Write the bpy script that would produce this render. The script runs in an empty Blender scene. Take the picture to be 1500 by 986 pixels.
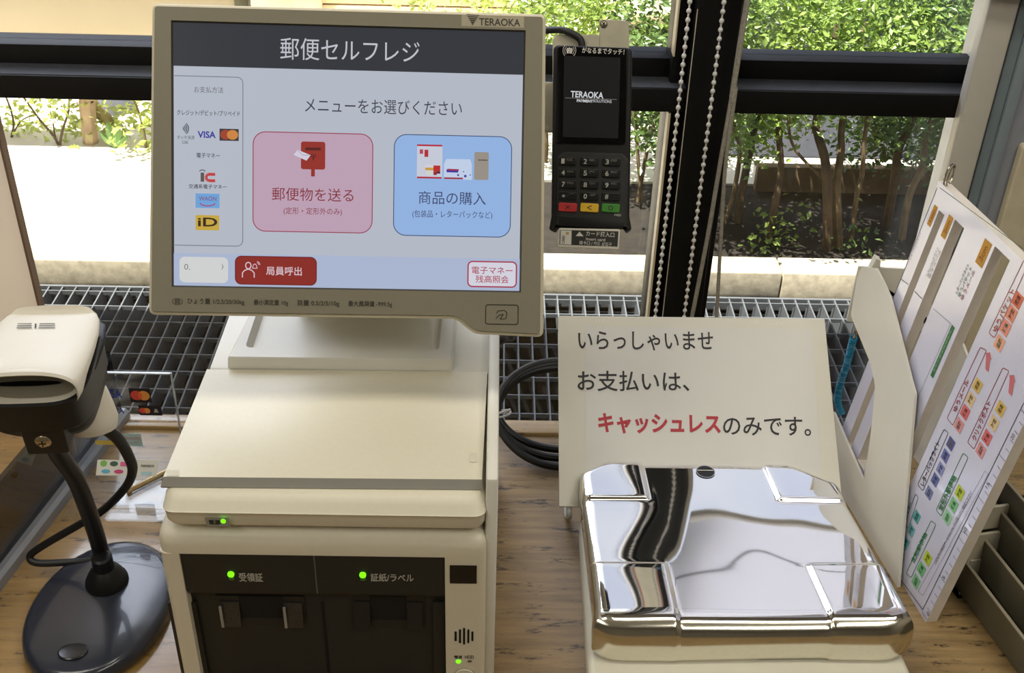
import bpy, bmesh, math, random
import numpy as np
from mathutils import Vector, Matrix
random.seed(7); RNG = np.random.default_rng(11)
SC = bpy.context.scene
COL = SC.collection

# ------------------------------------------------------------------ camera
F, CX, CY = 1702.0, 750.0, 493.0          # focal length and centre in pixels of the 1500x986 frame
def nrm(v):
    v = np.array(v, float); return v / np.linalg.norm(v)
_dn = nrm([-75, 2557, F]); _fw = nrm([-10, -1133, F]); _fw = nrm(_fw - _dn * _fw.dot(_dn)); _rt = np.cross(_dn, _fw)
RW = np.array([_rt, _fw, -_dn])            # camera (x right, y down, z forward) -> world
EYE = np.array([0.0, 0.0, 1.65])
cam = bpy.data.cameras.new('camera'); cam_o = bpy.data.objects.new('camera', cam); COL.objects.link(cam_o)
cam.sensor_fit = 'HORIZONTAL'; cam.sensor_width = 36.0; cam.lens = F / 1500 * 36.0
cam.clip_start = 0.02; cam.clip_end = 200
_m = Matrix.Identity(4)
for _i in range(3):
    _m[_i][0] = RW[_i][0]; _m[_i][1] = -RW[_i][1]; _m[_i][2] = -RW[_i][2]; _m[_i][3] = EYE[_i]
cam_o.matrix_world = _m
SC.camera = cam_o

# ------------------------------------------------------------------ view, sky, sun, room lights
SC.view_settings.view_transform = 'Standard'; SC.view_settings.look = 'None'
SC.view_settings.gamma = 1.0; SC.view_settings.use_curve_mapping = False
SC.view_settings.exposure = 0.0
world = bpy.data.worlds.new('sky'); SC.world = world; world.use_nodes = True
wn, wl = world.node_tree.nodes, world.node_tree.links
bg = wn['Background']; bg.inputs['Strength'].default_value = 1.0
tc = wn.new('ShaderNodeTexCoord'); nz = wn.new('ShaderNodeTexNoise'); nz.inputs['Scale'].default_value = 3.0; nz.inputs['Detail'].default_value = 5
rp = wn.new('ShaderNodeValToRGB')                                  # blue sky with thin cloud
rp.color_ramp.elements[0].position = 0.40; rp.color_ramp.elements[0].color = (0.62, 0.67, 0.90, 1)
rp.color_ramp.elements[1].position = 0.62; rp.color_ramp.elements[1].color = (0.84, 0.85, 0.98, 1)
wl.new(tc.outputs['Generated'], nz.inputs['Vector']); wl.new(nz.outputs['Fac'], rp.inputs['Fac'])
dot = wn.new('ShaderNodeVectorMath'); dot.operation = 'DOT_PRODUCT'; dot.inputs[1].default_value = tuple(nrm([-0.37, 0.67, 0.63]))
wl.new(tc.outputs['Generated'], dot.inputs[0])                     # bright sky patch added out of view for the counter's reflection
ad = wn.new('ShaderNodeMath'); ad.operation = 'MULTIPLY_ADD'; ad.inputs[1].default_value = 0.12; wl.new(nz.outputs['Fac'], ad.inputs[0]); wl.new(dot.outputs['Value'], ad.inputs[2])
cl = wn.new('ShaderNodeMapRange'); cl.interpolation_type = 'SMOOTHSTEP'; cl.inputs['From Min'].default_value = 0.96; cl.inputs['From Max'].default_value = 1.05
cl.inputs['To Min'].default_value = 0.0; cl.inputs['To Max'].default_value = 6.0; wl.new(ad.outputs[0], cl.inputs['Value'])
cm = wn.new('ShaderNodeMix'); cm.data_type = 'RGBA'; cm.blend_type = 'ADD'; cm.inputs['Factor'].default_value = 1.0; cm.clamp_result = False
cs_ = wn.new('ShaderNodeVectorMath'); cs_.operation = 'SCALE'; cs_.inputs[0].default_value = (0.90, 0.92, 1.08); wl.new(cl.outputs['Result'], cs_.inputs['Scale'])
wl.new(rp.outputs['Color'], cm.inputs['A']); wl.new(cs_.outputs['Vector'], cm.inputs['B']); wl.new(cm.outputs['Result'], bg.inputs['Color'])

sun = bpy.data.lights.new('sun', 'SUN'); sun.energy = 17.0; sun.angle = 0.009; sun.color = (1.0, 0.95, 0.86)
sun_o = bpy.data.objects.new('sun', sun); COL.objects.link(sun_o)
sun_o.rotation_euler = Vector((0.35, 0.12, -1.0)).to_track_quat('-Z', 'Y').to_euler()

def area(name, loc, target, sx, sy, power, color):
    l = bpy.data.lights.new(name, 'AREA'); l.shape = 'RECTANGLE'; l.size = sx; l.size_y = sy; l.energy = power; l.color = color
    o = bpy.data.objects.new(name, l); COL.objects.link(o); o.location = loc
    o.rotation_euler = (Vector(target) - Vector(loc)).to_track_quat('-Z', 'Y').to_euler()
    return o
WARM = (1.0, 0.95, 0.83)
area('unseen_ceiling_light', (-0.8, 0.7, 2.7), (-0.8, 0.7, 0), 1.2, 0.3, 9.0, WARM)
area('unseen_ceiling_light', (0.7, 0.7, 2.7), (0.7, 0.7, 0), 1.2, 0.3, 9.0, WARM)
area('unseen_ceiling_light', (-1.15, -0.5, 2.7), (-0.6, -0.2, 0), 1.2, 0.3, 12, WARM)  # unseen light added to brighten the kiosk front
area('unseen_ceiling_light', (1.05, -0.5, 2.7), (0.5, -0.2, 0), 1.2, 0.3, 12, WARM)  # second added light for the front faces, also out of view

# ------------------------------------------------------------------ rays through photo pixels onto real planes
def ray(px, py): return RW @ np.array([(px - CX) / F, (py - CY) / F, 1.0])
def gp(px, py, z): d = ray(px, py); return EYE + d * ((z - EYE[2]) / d[2])          # on a level plane
def yp(px, py, y): d = ray(px, py); return EYE + d * (y / d[1])                      # on an upright plane facing us
def dpt(px, py, dep): return EYE + ray(px, py) * dep
class Fr:
    def __init__(s, o, ex, ey):
        s.o = np.array(o, float); s.x = nrm(ex); ey = np.array(ey, float); s.y = nrm(ey - s.x * (ey @ s.x)); s.z = np.cross(s.x, s.y)
    def P(s, u, v, w=0.0): return s.o + s.x * u + s.y * v + s.z * w
    def uv(s, px, py, w=0.0):
        d = ray(px, py); o = s.o + s.z * w; p = EYE + d * (((o - EYE) @ s.z) / (d @ s.z)); q = p - s.o
        return (float(q @ s.x), float(q @ s.y))
    def box(s, x0, y0, x1, y1):           # photo rectangle -> centre, width, height on this plane
        cx, cy = (x0 + x1) / 2, (y0 + y1) / 2
        c = s.uv(cx, cy); a = np.subtract(s.uv(x1, cy), s.uv(x0, cy)); b = np.subtract(s.uv(cx, y1), s.uv(cx, y0))
        return c, float(np.hypot(*a)), float(np.hypot(*b))
    def shift(s, u, v, w=0.0): return Fr(s.P(u, v, w), s.x, s.y)
WFR = Fr((0, 0, 0), (1, 0, 0), (0, 1, 0))                       # x, y, up
def upright(y): return Fr((0, y, 0), (1, 0, 0), (0, 0, 1))       # x, z, towards us
def facing(p0, n, a, b):                                        # plane through p0 with normal n, x axis along photo line a-b
    n = nrm(n); p0 = np.array(p0)
    def hit(p): d = ray(*p); return EYE + d * (((p0 - EYE) @ n) / (d @ n))
    ex = nrm(hit(b) - hit(a)); return Fr(p0, ex, np.cross(n, ex))

# ------------------------------------------------------------------ materials
def lin(c):
    if isinstance(c, str): c = [int(c[i:i + 2], 16) for i in (0, 2, 4)]
    c = np.array(c, float) / 255; return tuple(np.where(c <= 0.04045, c / 12.92, ((c + 0.055) / 1.055) ** 2.4))
MATS = {}
def mat(name, col, rough=0.5, metal=0.0, spec=0.5, var=0.05, scale=40.0, emit=0.0, coat=0.0, bump=0.0, alpha=None):
    if name in MATS: return MATS[name]
    m = bpy.data.materials.new(name); m.use_nodes = True; MATS[name] = m
    n, l = m.node_tree.nodes, m.node_tree.links; b = n['Principled BSDF']
    c = lin(col)
    b.inputs['Roughness'].default_value = rough; b.inputs['Metallic'].default_value = metal
    b.inputs['Specular IOR Level'].default_value = spec; b.inputs['Coat Weight'].default_value = coat; b.inputs['Coat Roughness'].default_value = 0.04
    if emit:
        b.inputs['Specular IOR Level'].default_value = 0.08
        b.inputs['Base Color'].default_value = (0.01, 0.01, 0.01, 1); b.inputs['Emission Color'].default_value = (*c, 1); b.inputs['Emission Strength'].default_value = emit
        return m
    t = n.new('ShaderNodeTexCoord'); z = n.new('ShaderNodeTexNoise'); z.inputs['Scale'].default_value = scale; z.inputs['Detail'].default_value = 3
    r = n.new('ShaderNodeValToRGB')
    r.color_ramp.elements[0].position = 0.3; r.color_ramp.elements[1].position = 0.7
    r.color_ramp.elements[0].color = (*[max(0, x * (1 - var)) for x in c], 1); r.color_ramp.elements[1].color = (*[min(1, x * (1 + var)) for x in c], 1)
    l.new(t.outputs['Object'], z.inputs['Vector']); l.new(z.outputs['Fac'], r.inputs['Fac']); l.new(r.outputs['Color'], b.inputs['Base Color'])
    if bump:
        bp = n.new('ShaderNodeBump'); bp.inputs['Strength'].default_value = bump; bp.inputs['Distance'].default_value = 0.001
        l.new(z.outputs['Fac'], bp.inputs['Height']); l.new(bp.outputs['Normal'], b.inputs['Normal'])
    return m
def ink(name, col): return mat('ink_' + name, col, 0.6, var=0.02)
def lit(name, col, s=1.0): return mat('lit_' + name, col, 0.25, emit=s)
def glass_mat(name, tint=(0.95, 0.98, 0.97), refl=0.08, rough=0.0):
    m = bpy.data.materials.new(name); m.use_nodes = True; MATS[name] = m
    n, l = m.node_tree.nodes, m.node_tree.links; n.remove(n['Principled BSDF']); out = n['Material Output']
    tr = n.new('ShaderNodeBsdfTransparent'); tr.inputs['Color'].default_value = (*tint, 1)
    gl = n.new('ShaderNodeBsdfGlossy'); gl.inputs['Roughness'].default_value = rough
    lw = n.new('ShaderNodeLayerWeight'); lw.inputs['Blend'].default_value = 0.5
    pw = n.new('ShaderNodeMath'); pw.operation = 'POWER'; pw.inputs[1].default_value = 4.0; l.new(lw.outputs['Facing'], pw.inputs[0])
    mu = n.new('ShaderNodeMath'); mu.operation = 'MULTIPLY_ADD'; mu.inputs[1].default_value = 0.7; mu.inputs[2].default_value = refl; l.new(pw.outputs[0], mu.inputs[0])
    mx = n.new('ShaderNodeMixShader'); l.new(mu.outputs[0], mx.inputs['Fac'])
    l.new(tr.outputs['BSDF'], mx.inputs[1]); l.new(gl.outputs['BSDF'], mx.inputs[2]); l.new(mx.outputs['Shader'], out.inputs['Surface'])
    return m

# ------------------------------------------------------------------ mesh builder
_TXT = {}
def glyphs(body, bold=0.0, sp=1.0):
    k = (body, bold, sp)
    if k not in _TXT:
        c = bpy.data.curves.new('lettering', 'FONT'); c.body = body; c.resolution_u = 3; c.offset = bold; c.space_character = sp
        o = bpy.data.objects.new('lettering', c); COL.objects.link(o)
        dg = bpy.context.evaluated_depsgraph_get(); dg.update()
        me = bpy.data.meshes.new_from_object(o.evaluated_get(dg))
        v = np.array([tuple(p.co) for p in me.vertices]); f = [tuple(p.vertices) for p in me.polygons]
        bpy.data.objects.remove(o); bpy.data.curves.remove(c); bpy.data.meshes.remove(me)
        _TXT[k] = (v, f)
    return _TXT[k]
def rr(cx, cy, w, h, r, n=6):
    r = min(r, w / 2 - 1e-6, h / 2 - 1e-6); p = []
    for sx, sy, a0 in ((1, 1, 0), (-1, 1, 90), (-1, -1, 180), (1, -1, 270)):
        for i in range(n + 1):
            a = math.radians(a0 + 90 * i / n); p.append((cx + sx * (w / 2 - r) + r * math.cos(a), cy + sy * (h / 2 - r) + r * math.sin(a)))
    return p
def ell(cx, cy, rx, ry, n=28, a0=0, a1=360):
    k = n if abs(a1 - a0) >= 360 else n + 1
    return [(cx + rx * math.cos(math.radians(a0 + (a1 - a0) * i / n)), cy + ry * math.sin(math.radians(a0 + (a1 - a0) * i / n))) for i in range(k)]
def area2(p): return sum(p[i - 1][0] * p[i][1] - p[i][0] * p[i - 1][1] for i in range(len(p))) / 2
def ccw(p): return p if area2(p) > 0 else p[::-1]
def inset(p, d):
    p = [np.array(q, float) for q in p]; out = []
    for i in range(len(p)):
        a, b, c = p[i - 1], p[i], p[(i + 1) % len(p)]
        e1 = b - a; e2 = c - b; e1 /= max(1e-9, np.hypot(*e1)); e2 /= max(1e-9, np.hypot(*e2))
        n1 = np.array([-e1[1], e1[0]]); n2 = np.array([-e2[1], e2[0]]); m = n1 + n2; m /= max(1e-9, np.hypot(*m))
        out.append(tuple(b + m * d / max(0.3, m @ n1)))
    return out
def round_poly(p, r, n=4):
    p = [np.array(q, float) for q in p]; out = []
    rs = r if isinstance(r, (list, tuple)) else [r] * len(p)
    for i in range(len(p)):
        a, b, c = p[i - 1], p[i], p[(i + 1) % len(p)]
        if rs[i] <= 0: out.append(tuple(b)); continue
        da = (a - b); db = (c - b); la, lb = np.hypot(*da), np.hypot(*db); k = min(rs[i], la * .45, lb * .45)
        s, e = b + da / la * k, b + db / lb * k
        for j in range(n + 1):
            t = j / n; out.append(tuple((1 - t) ** 2 * s + 2 * t * (1 - t) * b + t * t * e))
    return out
def smooth_path(pts, n=8, closed=False):
    P = [np.array(p, float) for p in pts]; out = []; N = len(P)
    for i in range(N if closed else N - 1):
        p0 = P[i - 1] if (i > 0 or closed) else P[0]; p1 = P[i]; p2 = P[(i + 1) % N]; p3 = P[(i + 2) % N] if (closed or i + 2 < N) else P[-1]
        for j in range(n):
            t = j / n
            out.append(0.5 * ((2 * p1) + (-p0 + p2) * t + (2 * p0 - 5 * p1 + 4 * p2 - p3) * t * t + (-p0 + 3 * p1 - 3 * p2 + p3) * t ** 3))
    if not closed: out.append(P[-1])
    return out
BASE = {}
class MB:
    def __init__(s): s.v = []; s.f = []; s.mi = []; s.sm = []; s.mats = []
    def add(s, vs, fs, m, smooth=False):
        if m not in s.mats: s.mats.append(m)
        k = s.mats.index(m); o = len(s.v); s.v.extend([tuple(p) for p in vs])
        for f in fs: s.f.append(tuple(i + o for i in f)); s.mi.append(k); s.sm.append(smooth)
        return s
    def box(s, fr, x0, x1, y0, y1, z0, z1, m, r=0.0, seg=2):
        bm = bmesh.new(); bmesh.ops.create_cube(bm, size=1.0)
        for v in bm.verts: v.co = ((x0 + x1) / 2 + v.co.x * abs(x1 - x0), (y0 + y1) / 2 + v.co.y * abs(y1 - y0), (z0 + z1) / 2 + v.co.z * abs(z1 - z0))
        if r > 0: bmesh.ops.bevel(bm, geom=bm.edges[:], offset=r, segments=seg, profile=0.5, affect='EDGES', clamp_overlap=True)
        bm.verts.index_update(); vs = [fr.P(*v.co) for v in bm.verts]; fs = [[v.index for v in f.verts] for f in bm.faces]; bm.free()
        return s.add(vs, fs, m, r > 0)
    def flat(s, fr, pts, w, m):
        pts = ccw(list(pts)); return s.add([fr.P(u, v, w) for u, v in pts], [list(range(len(pts)))], m)
    def ring(s, fr, pts, d, w, m):            # outline of width d inside pts
        pts = ccw(list(pts)); q = inset(pts, d); n = len(pts)
        return s.add([fr.P(u, v, w) for u, v in pts] + [fr.P(u, v, w) for u, v in q], [(i, (i + 1) % n, n + (i + 1) % n, n + i) for i in range(n)], m)
    def line(s, fr, a, b, d, w, m):
        a = np.array(a); b = np.array(b); t = (b - a) / max(1e-9, np.hypot(*(b - a))); q = np.array([-t[1], t[0]]) * d / 2
        return s.flat(fr, [tuple(a + q), tuple(b + q), tuple(b - q), tuple(a - q)], w, m)
    def poly(s, fr, pts, d, w, m):            # open polyline of width d
        for a, b in zip(pts[:-1], pts[1:]): s.line(fr, a, b, d, w, m)
        return s
    def prism(s, fr, pts, z0, z1, m, bev=0.0, seg=3, back=True, smooth=False, mside=None):
        pts = ccw(list(pts)); n = len(pts); rings = [[fr.P(u, v, z0) for u, v in pts]]
        if bev > 0:
            for i in range(seg + 1):
                a = math.pi / 2 * i / seg; q = inset(pts, bev * (1 - math.cos(a))) if i else pts
                rings.append([fr.P(u, v, z1 - bev + bev * math.sin(a)) for u, v in q])
        else: rings.append([fr.P(u, v, z1) for u, v in pts])
        vs = [p for r in rings for p in r]; k = len(rings)
        side = [(j * n + i, j * n + (i + 1) % n, (j + 1) * n + (i + 1) % n, (j + 1) * n + i) for j in range(k - 1) for i in range(n)]
        s.add(vs, side, mside or m, smooth or bev > 0)
        s.add(rings[-1], [list(range(n))], m)
        if back: s.add(rings[0], [list(range(n))[::-1]], mside or m)
        return s
    def loft(s, rings, m, cap0=True, cap1=True, smooth=True, closed=True):
        n = len(rings[0]); vs = [p for r in rings for p in r]
        fs = [(j * n + i, j * n + (i + 1) % n, (j + 1) * n + (i + 1) % n, (j + 1) * n + i) for j in range(len(rings) - 1) for i in range(n if closed else n - 1)]
        if cap0: fs.append(list(range(n))[::-1])
        if cap1: fs.append([(len(rings) - 1) * n + i for i in range(n)])
        return s.add(vs, fs, m, smooth)
    def tube(s, pts, r, m, n=8, closed=False, smooth=True):
        pts = [np.array(p, float) for p in pts]; N = len(pts); rs = r if isinstance(r, (list, tuple)) else [r] * N
        up = None; rings = []
        for i in range(N):
            t = (pts[(i + 1) % N] - pts[i - 1]) if closed else (pts[min(i + 1, N - 1)] - pts[max(i - 1, 0)])
            t = nrm(t)
            if up is None: up = nrm(np.cross(t, [0.3, 0.2, 0.93]) if abs(t[2]) < .9 else np.cross(t, [1, 0.1, 0]))
            up = nrm(up - t * (up @ t)); b = np.cross(t, up)
            rings.append([pts[i] + rs[i] * (up * math.cos(2 * math.pi * k / n) + b * math.sin(2 * math.pi * k / n)) for k in range(n)])
        if closed: rings.append(rings[0])
        return s.loft(rings, m, not closed, not closed, smooth)
    def lathe(s, fr, prof, m, n=24, smooth=True, cap=True):
        rings = [[fr.P(r * math.cos(2 * math.pi * k / n), r * math.sin(2 * math.pi * k / n), z) for k in range(n)] for r, z in prof]
        return s.loft(rings, m, cap, cap, smooth)
    def ball(s, c, rx, ry, rz, m, fr=WFR, n=12, k=8):
        f2 = Fr(c, fr.x, fr.y); rings = [[f2.P(rx * math.sin(math.pi * (j + .02) / (k + .04)) * math.cos(2 * math.pi * i / n), ry * math.sin(math.pi * (j + .02) / (k + .04)) * math.sin(2 * math.pi * i / n), -rz * math.cos(math.pi * (j + .02) / (k + .04))) for i in range(n)] for j in range(k + 1)]
        return s.loft(rings, m)
    def text(s, fr, body, c, w, h, wz, m, bold=0.0, sp=1.0, rot=0.0, keep=False):
        v, f = glyphs(body, bold, sp); lo, hi = v[:, :2].min(0), v[:, :2].max(0); d = hi - lo
        sx = w / d[0]; sy = h / d[1] if (h and not keep) else sx
        q = (v[:, :2] - (lo + hi) / 2) * [sx, sy]; cr, sr = math.cos(rot), math.sin(rot)
        q = np.stack([q[:, 0] * cr - q[:, 1] * sr + c[0], q[:, 0] * sr + q[:, 1] * cr + c[1]], 1)
        return s.add([fr.P(a, b, wz) for a, b in q], f, m)
    def ptext(s, fr, body, x0, y0, x1, y1, wz, m, bold=0.0, sp=1.0):
        c, w, h = fr.box(x0, y0, x1, y1); return s.text(fr, body, c, w, h, wz, m, bold, sp)
    def text3(s, fr, body, bl, br, tl, wz, m, bold=0.0, sp=1.0):   # text laid on three photo corners of the plane
        a, b, c = (np.array(fr.uv(*p)) for p in (bl, br, tl))
        v, f = glyphs(body, bold, sp); lo, hi = v[:, :2].min(0), v[:, :2].max(0); q = (v[:, :2] - lo) / (hi - lo)
        r = a + q[:, :1] * (b - a) + q[:, 1:] * (c - a)
        return s.add([fr.P(x, y, wz) for x, y in r], f, m)
    def build(s, name, parent=None, label=None, cat=None, group=None, kind=None, base=None):
        v = np.array(s.v)
        if parent is not None: b = BASE[parent.name]
        else: b = np.array(base if base is not None else [(v[:, 0].min() + v[:, 0].max()) / 2, (v[:, 1].min() + v[:, 1].max()) / 2, v[:, 2].min()], float)
        me = bpy.data.meshes.new(name); me.from_pydata((v - b).tolist(), [], s.f); me.update()
        for m in s.mats: me.materials.append(m)
        me.polygons.foreach_set('material_index', s.mi); me.polygons.foreach_set('use_smooth', s.sm)
        bm = bmesh.new(); bm.from_mesh(me); bmesh.ops.remove_doubles(bm, verts=bm.verts, dist=1e-6)
        if any(s.sm):
            for e in bm.edges:
                if len(e.link_faces) == 2 and e.calc_face_angle(0) > math.radians(40): e.smooth = False
        bm.to_mesh(me); bm.free()
        o = bpy.data.objects.new(name, me); COL.objects.link(o)
        if parent is not None: o.parent = parent
        else: o.location = b
        BASE[o.name] = b
        return tag(o, label, cat, group, kind)
def tag(o, label=None, cat=None, group=None, kind=None):
    for k, v in (('label', label), ('category', cat), ('group', group), ('kind', kind)):
        if v: o[k] = v
    return o
def thing(name, label, cat, base, group=None):
    o = bpy.data.objects.new(name, None); o.empty_display_size = 0.02; COL.objects.link(o); o.location = base
    BASE[o.name] = np.array(base, float); return tag(o, label, cat, group)
# ================================================================== SETTING
ZC = 0.75                                   # counter top
YW = 1.42                                   # front of the window frame
wallm = mat('painted_wall', (150, 142, 128), 0.8, var=0.03, scale=6)
ceilm = mat('ceiling_white', (190, 186, 176), 0.85, var=0.02, scale=8)
def slab(name, x0, x1, y0, y1, z0, z1, m, **k): return MB().box(WFR, x0, x1, y0, y1, z0, z1, m).build(name, kind='structure', **k)
slab('floor', -2.2, 1.9, -2.6, 1.5, -0.12, 0.0, mat('floor_vinyl', (120, 112, 100), 0.45, var=0.08, scale=5))
slab('ceiling', -2.2, 1.9, -2.6, 1.53, 2.75, 3.0, ceilm)
slab('roof', -4.5, 4.5, -2.7, 2.21, 3.0, 3.06, mat('roof_panel', (170, 168, 160), 0.8))
slab('roof_eave', -4.5, 4.5, 1.53, 2.21, 2.9, 3.0, mat('roof_panel', (170, 168, 160), 0.8))
slab('wall_back', -2.2, 1.9, -2.7, -2.6, 0, 2.75, wallm)
slab('wall_left', -2.3, -2.2, -2.7, 1.5, 0, 2.75, wallm)
slab('wall_right', 1.8, 1.9, -2.7, 1.5, 0, 2.75, wallm)
slab('wall_front', -2.2, 1.9, 1.43, 1.53, 2.5, 2.75, wallm)

# window: black frame, four panes
blackm = mat('black_window_frame', (15, 15, 15), 0.5, spec=0.2, var=0.12, scale=30)
ledgem = mat('frame_ledge_grey', (58, 60, 66), 0.55, spec=0.3, var=0.12, scale=60, bump=0.2)
XL0, XR1 = -2.2, 0.632
m = MB()
m.box(WFR, 0.246, 0.3005, YW - 0.012, YW + 0.09, 0.0, 2.5, blackm, 0.002)
m.box(WFR, 0.226, 0.246, YW + 0.02, YW + 0.08, 0.0, 2.5, blackm, 0.002)
m.box(WFR, 0.3005, 0.316, YW + 0.03, YW + 0.08, 0.0, 2.5, blackm, 0.002)
YB = float(gp(960, 114, 1.091)[1]); ZT = float(yp(960, 85, YB)[2])
for x0, x1 in ((XL0, 0.246), (0.3005, XR1)):
    m.box(WFR, x0, x1, YW, YB + 0.004, 1.060, 1.0915, blackm, 0.0015)
    m.box(WFR, x0, x1, YB, YB + 0.045, 1.060, ZT, blackm, 0.0015)
    m.box(WFR, x0, x1, YW + 0.01, YW + 0.09, 0.0, 0.09, blackm, 0.002)
    m.box(WFR, x0, x1, YW + 0.01, YW + 0.09, 2.42, 2.5, blackm, 0.002)
win = m.build('window_1', kind='structure')
m = MB()
for x0, x1 in ((XL0, 0.245), (0.302, XR1)): m.box(WFR, x0, x1, YW + 0.003, YB + 0.001, 1.0915, 1.0925, ledgem)
m.build('frame_ledge', win)
m = MB()
reflm = mat('pale_reflection', (190, 178, 150), 0.5)  # reflections along the frame painted as pale strips
m.box(WFR, 0.2255, 0.2285, YW + 0.0, YW + 0.02, 0.0, 1.058, reflm)
m.box(WFR, 0.2235, 0.2255, YW + 0.0, YW + 0.02, 1.135, 2.4, reflm)
m.box(WFR, 0.2452, 0.2461, YW - 0.013, YW - 0.011, 0.0, 1.2, mat('frame_edge_glint', (200, 190, 172), 0.4))  # edge highlight painted as a thin pale line
m.build('edge_reflection', win)
panem = glass_mat('window_glass', (0.97, 0.99, 0.98), 0.04)
for x0, x1, z0, z1 in ((XL0, 0.228, ZT, 2.42), (0.315, XR1, ZT, 2.42), (XL0, 0.228, 0.09, 1.062), (0.315, XR1, 0.09, 1.062)):
    MB().box(WFR, x0, x1, YB + 0.02, YB + 0.026, z0, z1, panem).build('pane', win)

# right jamb and side panels of the window wall
creamm = mat('cream_jamb', (196, 192, 182), 0.45, var=0.03)
bluem = mat('blue_grey_aluminium', (124, 138, 144), 0.4, var=0.06, scale=20)
greym = mat('grey_panel', (142, 147, 157), 0.5, var=0.04)
MB().box(WFR, 0.600, 0.637, YW - 0.02, YW + 0.004, 0, 2.5, creamm, 0.004, 3).box(WFR, 0.630, 0.637, YW, YW + 0.1, 0, 2.5, creamm).build('trim_1', kind='structure')
MB().box(WFR, 0.637, 0.641, YW - 0.005, YW + 0.1, 0, 2.5, mat('dark_gap', (16, 16, 16), 0.6)).build('trim_2', kind='structure')
MB().box(WFR, 0.641, 0.656, YW - 0.012, YW + 0.1, 0, 2.5, bluem, 0.003).build('trim_3', kind='structure')
MB().box(WFR, 0.656, 0.671, YW - 0.016, YW + 0.1, 0, 2.5, mat('blue_grey_aluminium_light', (136, 148, 156), 0.4, var=0.05), 0.003).build('trim_4', kind='structure')
MB().box(WFR, 0.671, 1.8, YW - 0.010, YW + 0.1, 0, 2.5, greym).build('wall_end', kind='structure')

a = yp(1498, 212, 1.40); q = round_poly([(float(a[0]) - .001, 0.3), (1.1, 0.3), (1.1, float(a[2])), (float(a[0]) - .001, float(a[2]))], [0, 0, .01, .006], 4)
MB().prism(upright(1.40), q, -0.008, 0.004, mat('cream_door_rail', (206, 196, 170), 0.5), 0.003).build('trim_5', kind='structure')

# counter
def wood_mat(name, c0, c1, dark, coat, grain=(6, 60, 60), rough=0.45):
    mm = bpy.data.materials.new(name); mm.use_nodes = True; MATS[name] = mm
    n, l = mm.node_tree.nodes, mm.node_tree.links; b = n['Principled BSDF']
    t = n.new('ShaderNodeTexCoord'); mp = n.new('ShaderNodeMapping'); mp.inputs['Scale'].default_value = grain; l.new(t.outputs['Object'], mp.inputs['Vector'])
    z = n.new('ShaderNodeTexNoise'); z.inputs['Scale'].default_value = 1.6; z.inputs['Detail'].default_value = 8; z.inputs['Roughness'].default_value = 0.65; l.new(mp.outputs['Vector'], z.inputs['Vector'])
    r = n.new('ShaderNodeValToRGB'); r.color_ramp.elements[0].position = 0.3; r.color_ramp.elements[1].position = 0.72
    r.color_ramp.elements[0].color = (*lin(c0), 1); r.color_ramp.elements[1].color = (*lin(c1), 1); l.new(z.outputs['Fac'], r.inputs['Fac'])
    mp2 = n.new('ShaderNodeMapping'); mp2.inputs['Scale'].default_value = (14, 55, 40); l.new(t.outputs['Object'], mp2.inputs['Vector'])
    s = n.new('ShaderNodeTexNoise'); s.inputs['Scale'].default_value = 1.5; s.inputs['Detail'].default_value = 6; s.inputs['Roughness'].default_value = 0.75; l.new(mp2.outputs['Vector'], s.inputs['Vector'])
    r2 = n.new('ShaderNodeValToRGB'); r2.color_ramp.elements[0].position = 0.56; r2.color_ramp.elements[1].position = 0.64
    r2.color_ramp.elements[0].color = (0, 0, 0, 1); r2.color_ramp.elements[1].color = (1, 1, 1, 1); l.new(s.outputs['Fac'], r2.inputs['Fac'])
    mx = n.new('ShaderNodeMix'); mx.data_type = 'RGBA'; l.new(r2.outputs['Color'], mx.inputs['Factor']); l.new(r.outputs['Color'], mx.inputs['A']); mx.inputs['B'].default_value = (*lin(dark), 1)
    l.new(mx.outputs['Result'], b.inputs['Base Color']); b.inputs['Roughness'].default_value = rough
    b.inputs['Coat Weight'].default_value = coat; b.inputs['Coat Roughness'].default_value = 0.05; b.inputs['Coat IOR'].default_value = 1.6
    bp = n.new('ShaderNodeBump'); bp.inputs['Strength'].default_value = 0.25; bp.inputs['Distance'].default_value = 0.0006; l.new(z.outputs['Fac'], bp.inputs['Height']); l.new(bp.outputs['Normal'], b.inputs['Normal'])
    if coat: l.new(bp.outputs['Normal'], b.inputs['Coat Normal'])
    return mm
woodm = wood_mat('worn_wood', (116, 94, 60), (164, 136, 92), (50, 39, 28), 0.0)
varnm = wood_mat('varnished_wood', (134, 104, 54), (174, 138, 76), (70, 50, 30), 1.0)
ledge_w = wood_mat('ledge_wood', (170, 140, 96), (206, 178, 134), (120, 92, 60), 0.0)
ctr = thing('counter', 'worn brown wooden counter top under the self checkout kiosk and scales', 'counter', (-0.25, 0.75, 0.0))
MB().box(WFR, -0.24, 0.75, 0.25, 1.132, ZC - 0.04, ZC, woodm, 0.002).build('worktop', ctr)
MB().box(WFR, -1.2, -0.24, 0.25, 1.132, ZC - 0.04, ZC, varnm, 0.002).build('varnished_end', ctr, label='glossy varnished left end of the counter')
MB().box(WFR, -0.24, 0.75, 1.132, 1.158, ZC - 0.04, ZC + 0.004, ledge_w, 0.002).build('back_ledge', ctr)
MB().box(WFR, -1.2, -0.24, 1.132, 1.158, ZC - 0.04, ZC + 0.004, varnm, 0.002).build('back_ledge', ctr)
MB().box(WFR, -1.2, 0.75, 0.27, 0.30, 0.0, ZC - 0.04, woodm).build('front_board', ctr)
MB().box(WFR, -1.2, 0.75, 1.10, 1.13, 0.0, ZC - 0.04, woodm).build('back_board', ctr)

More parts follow.
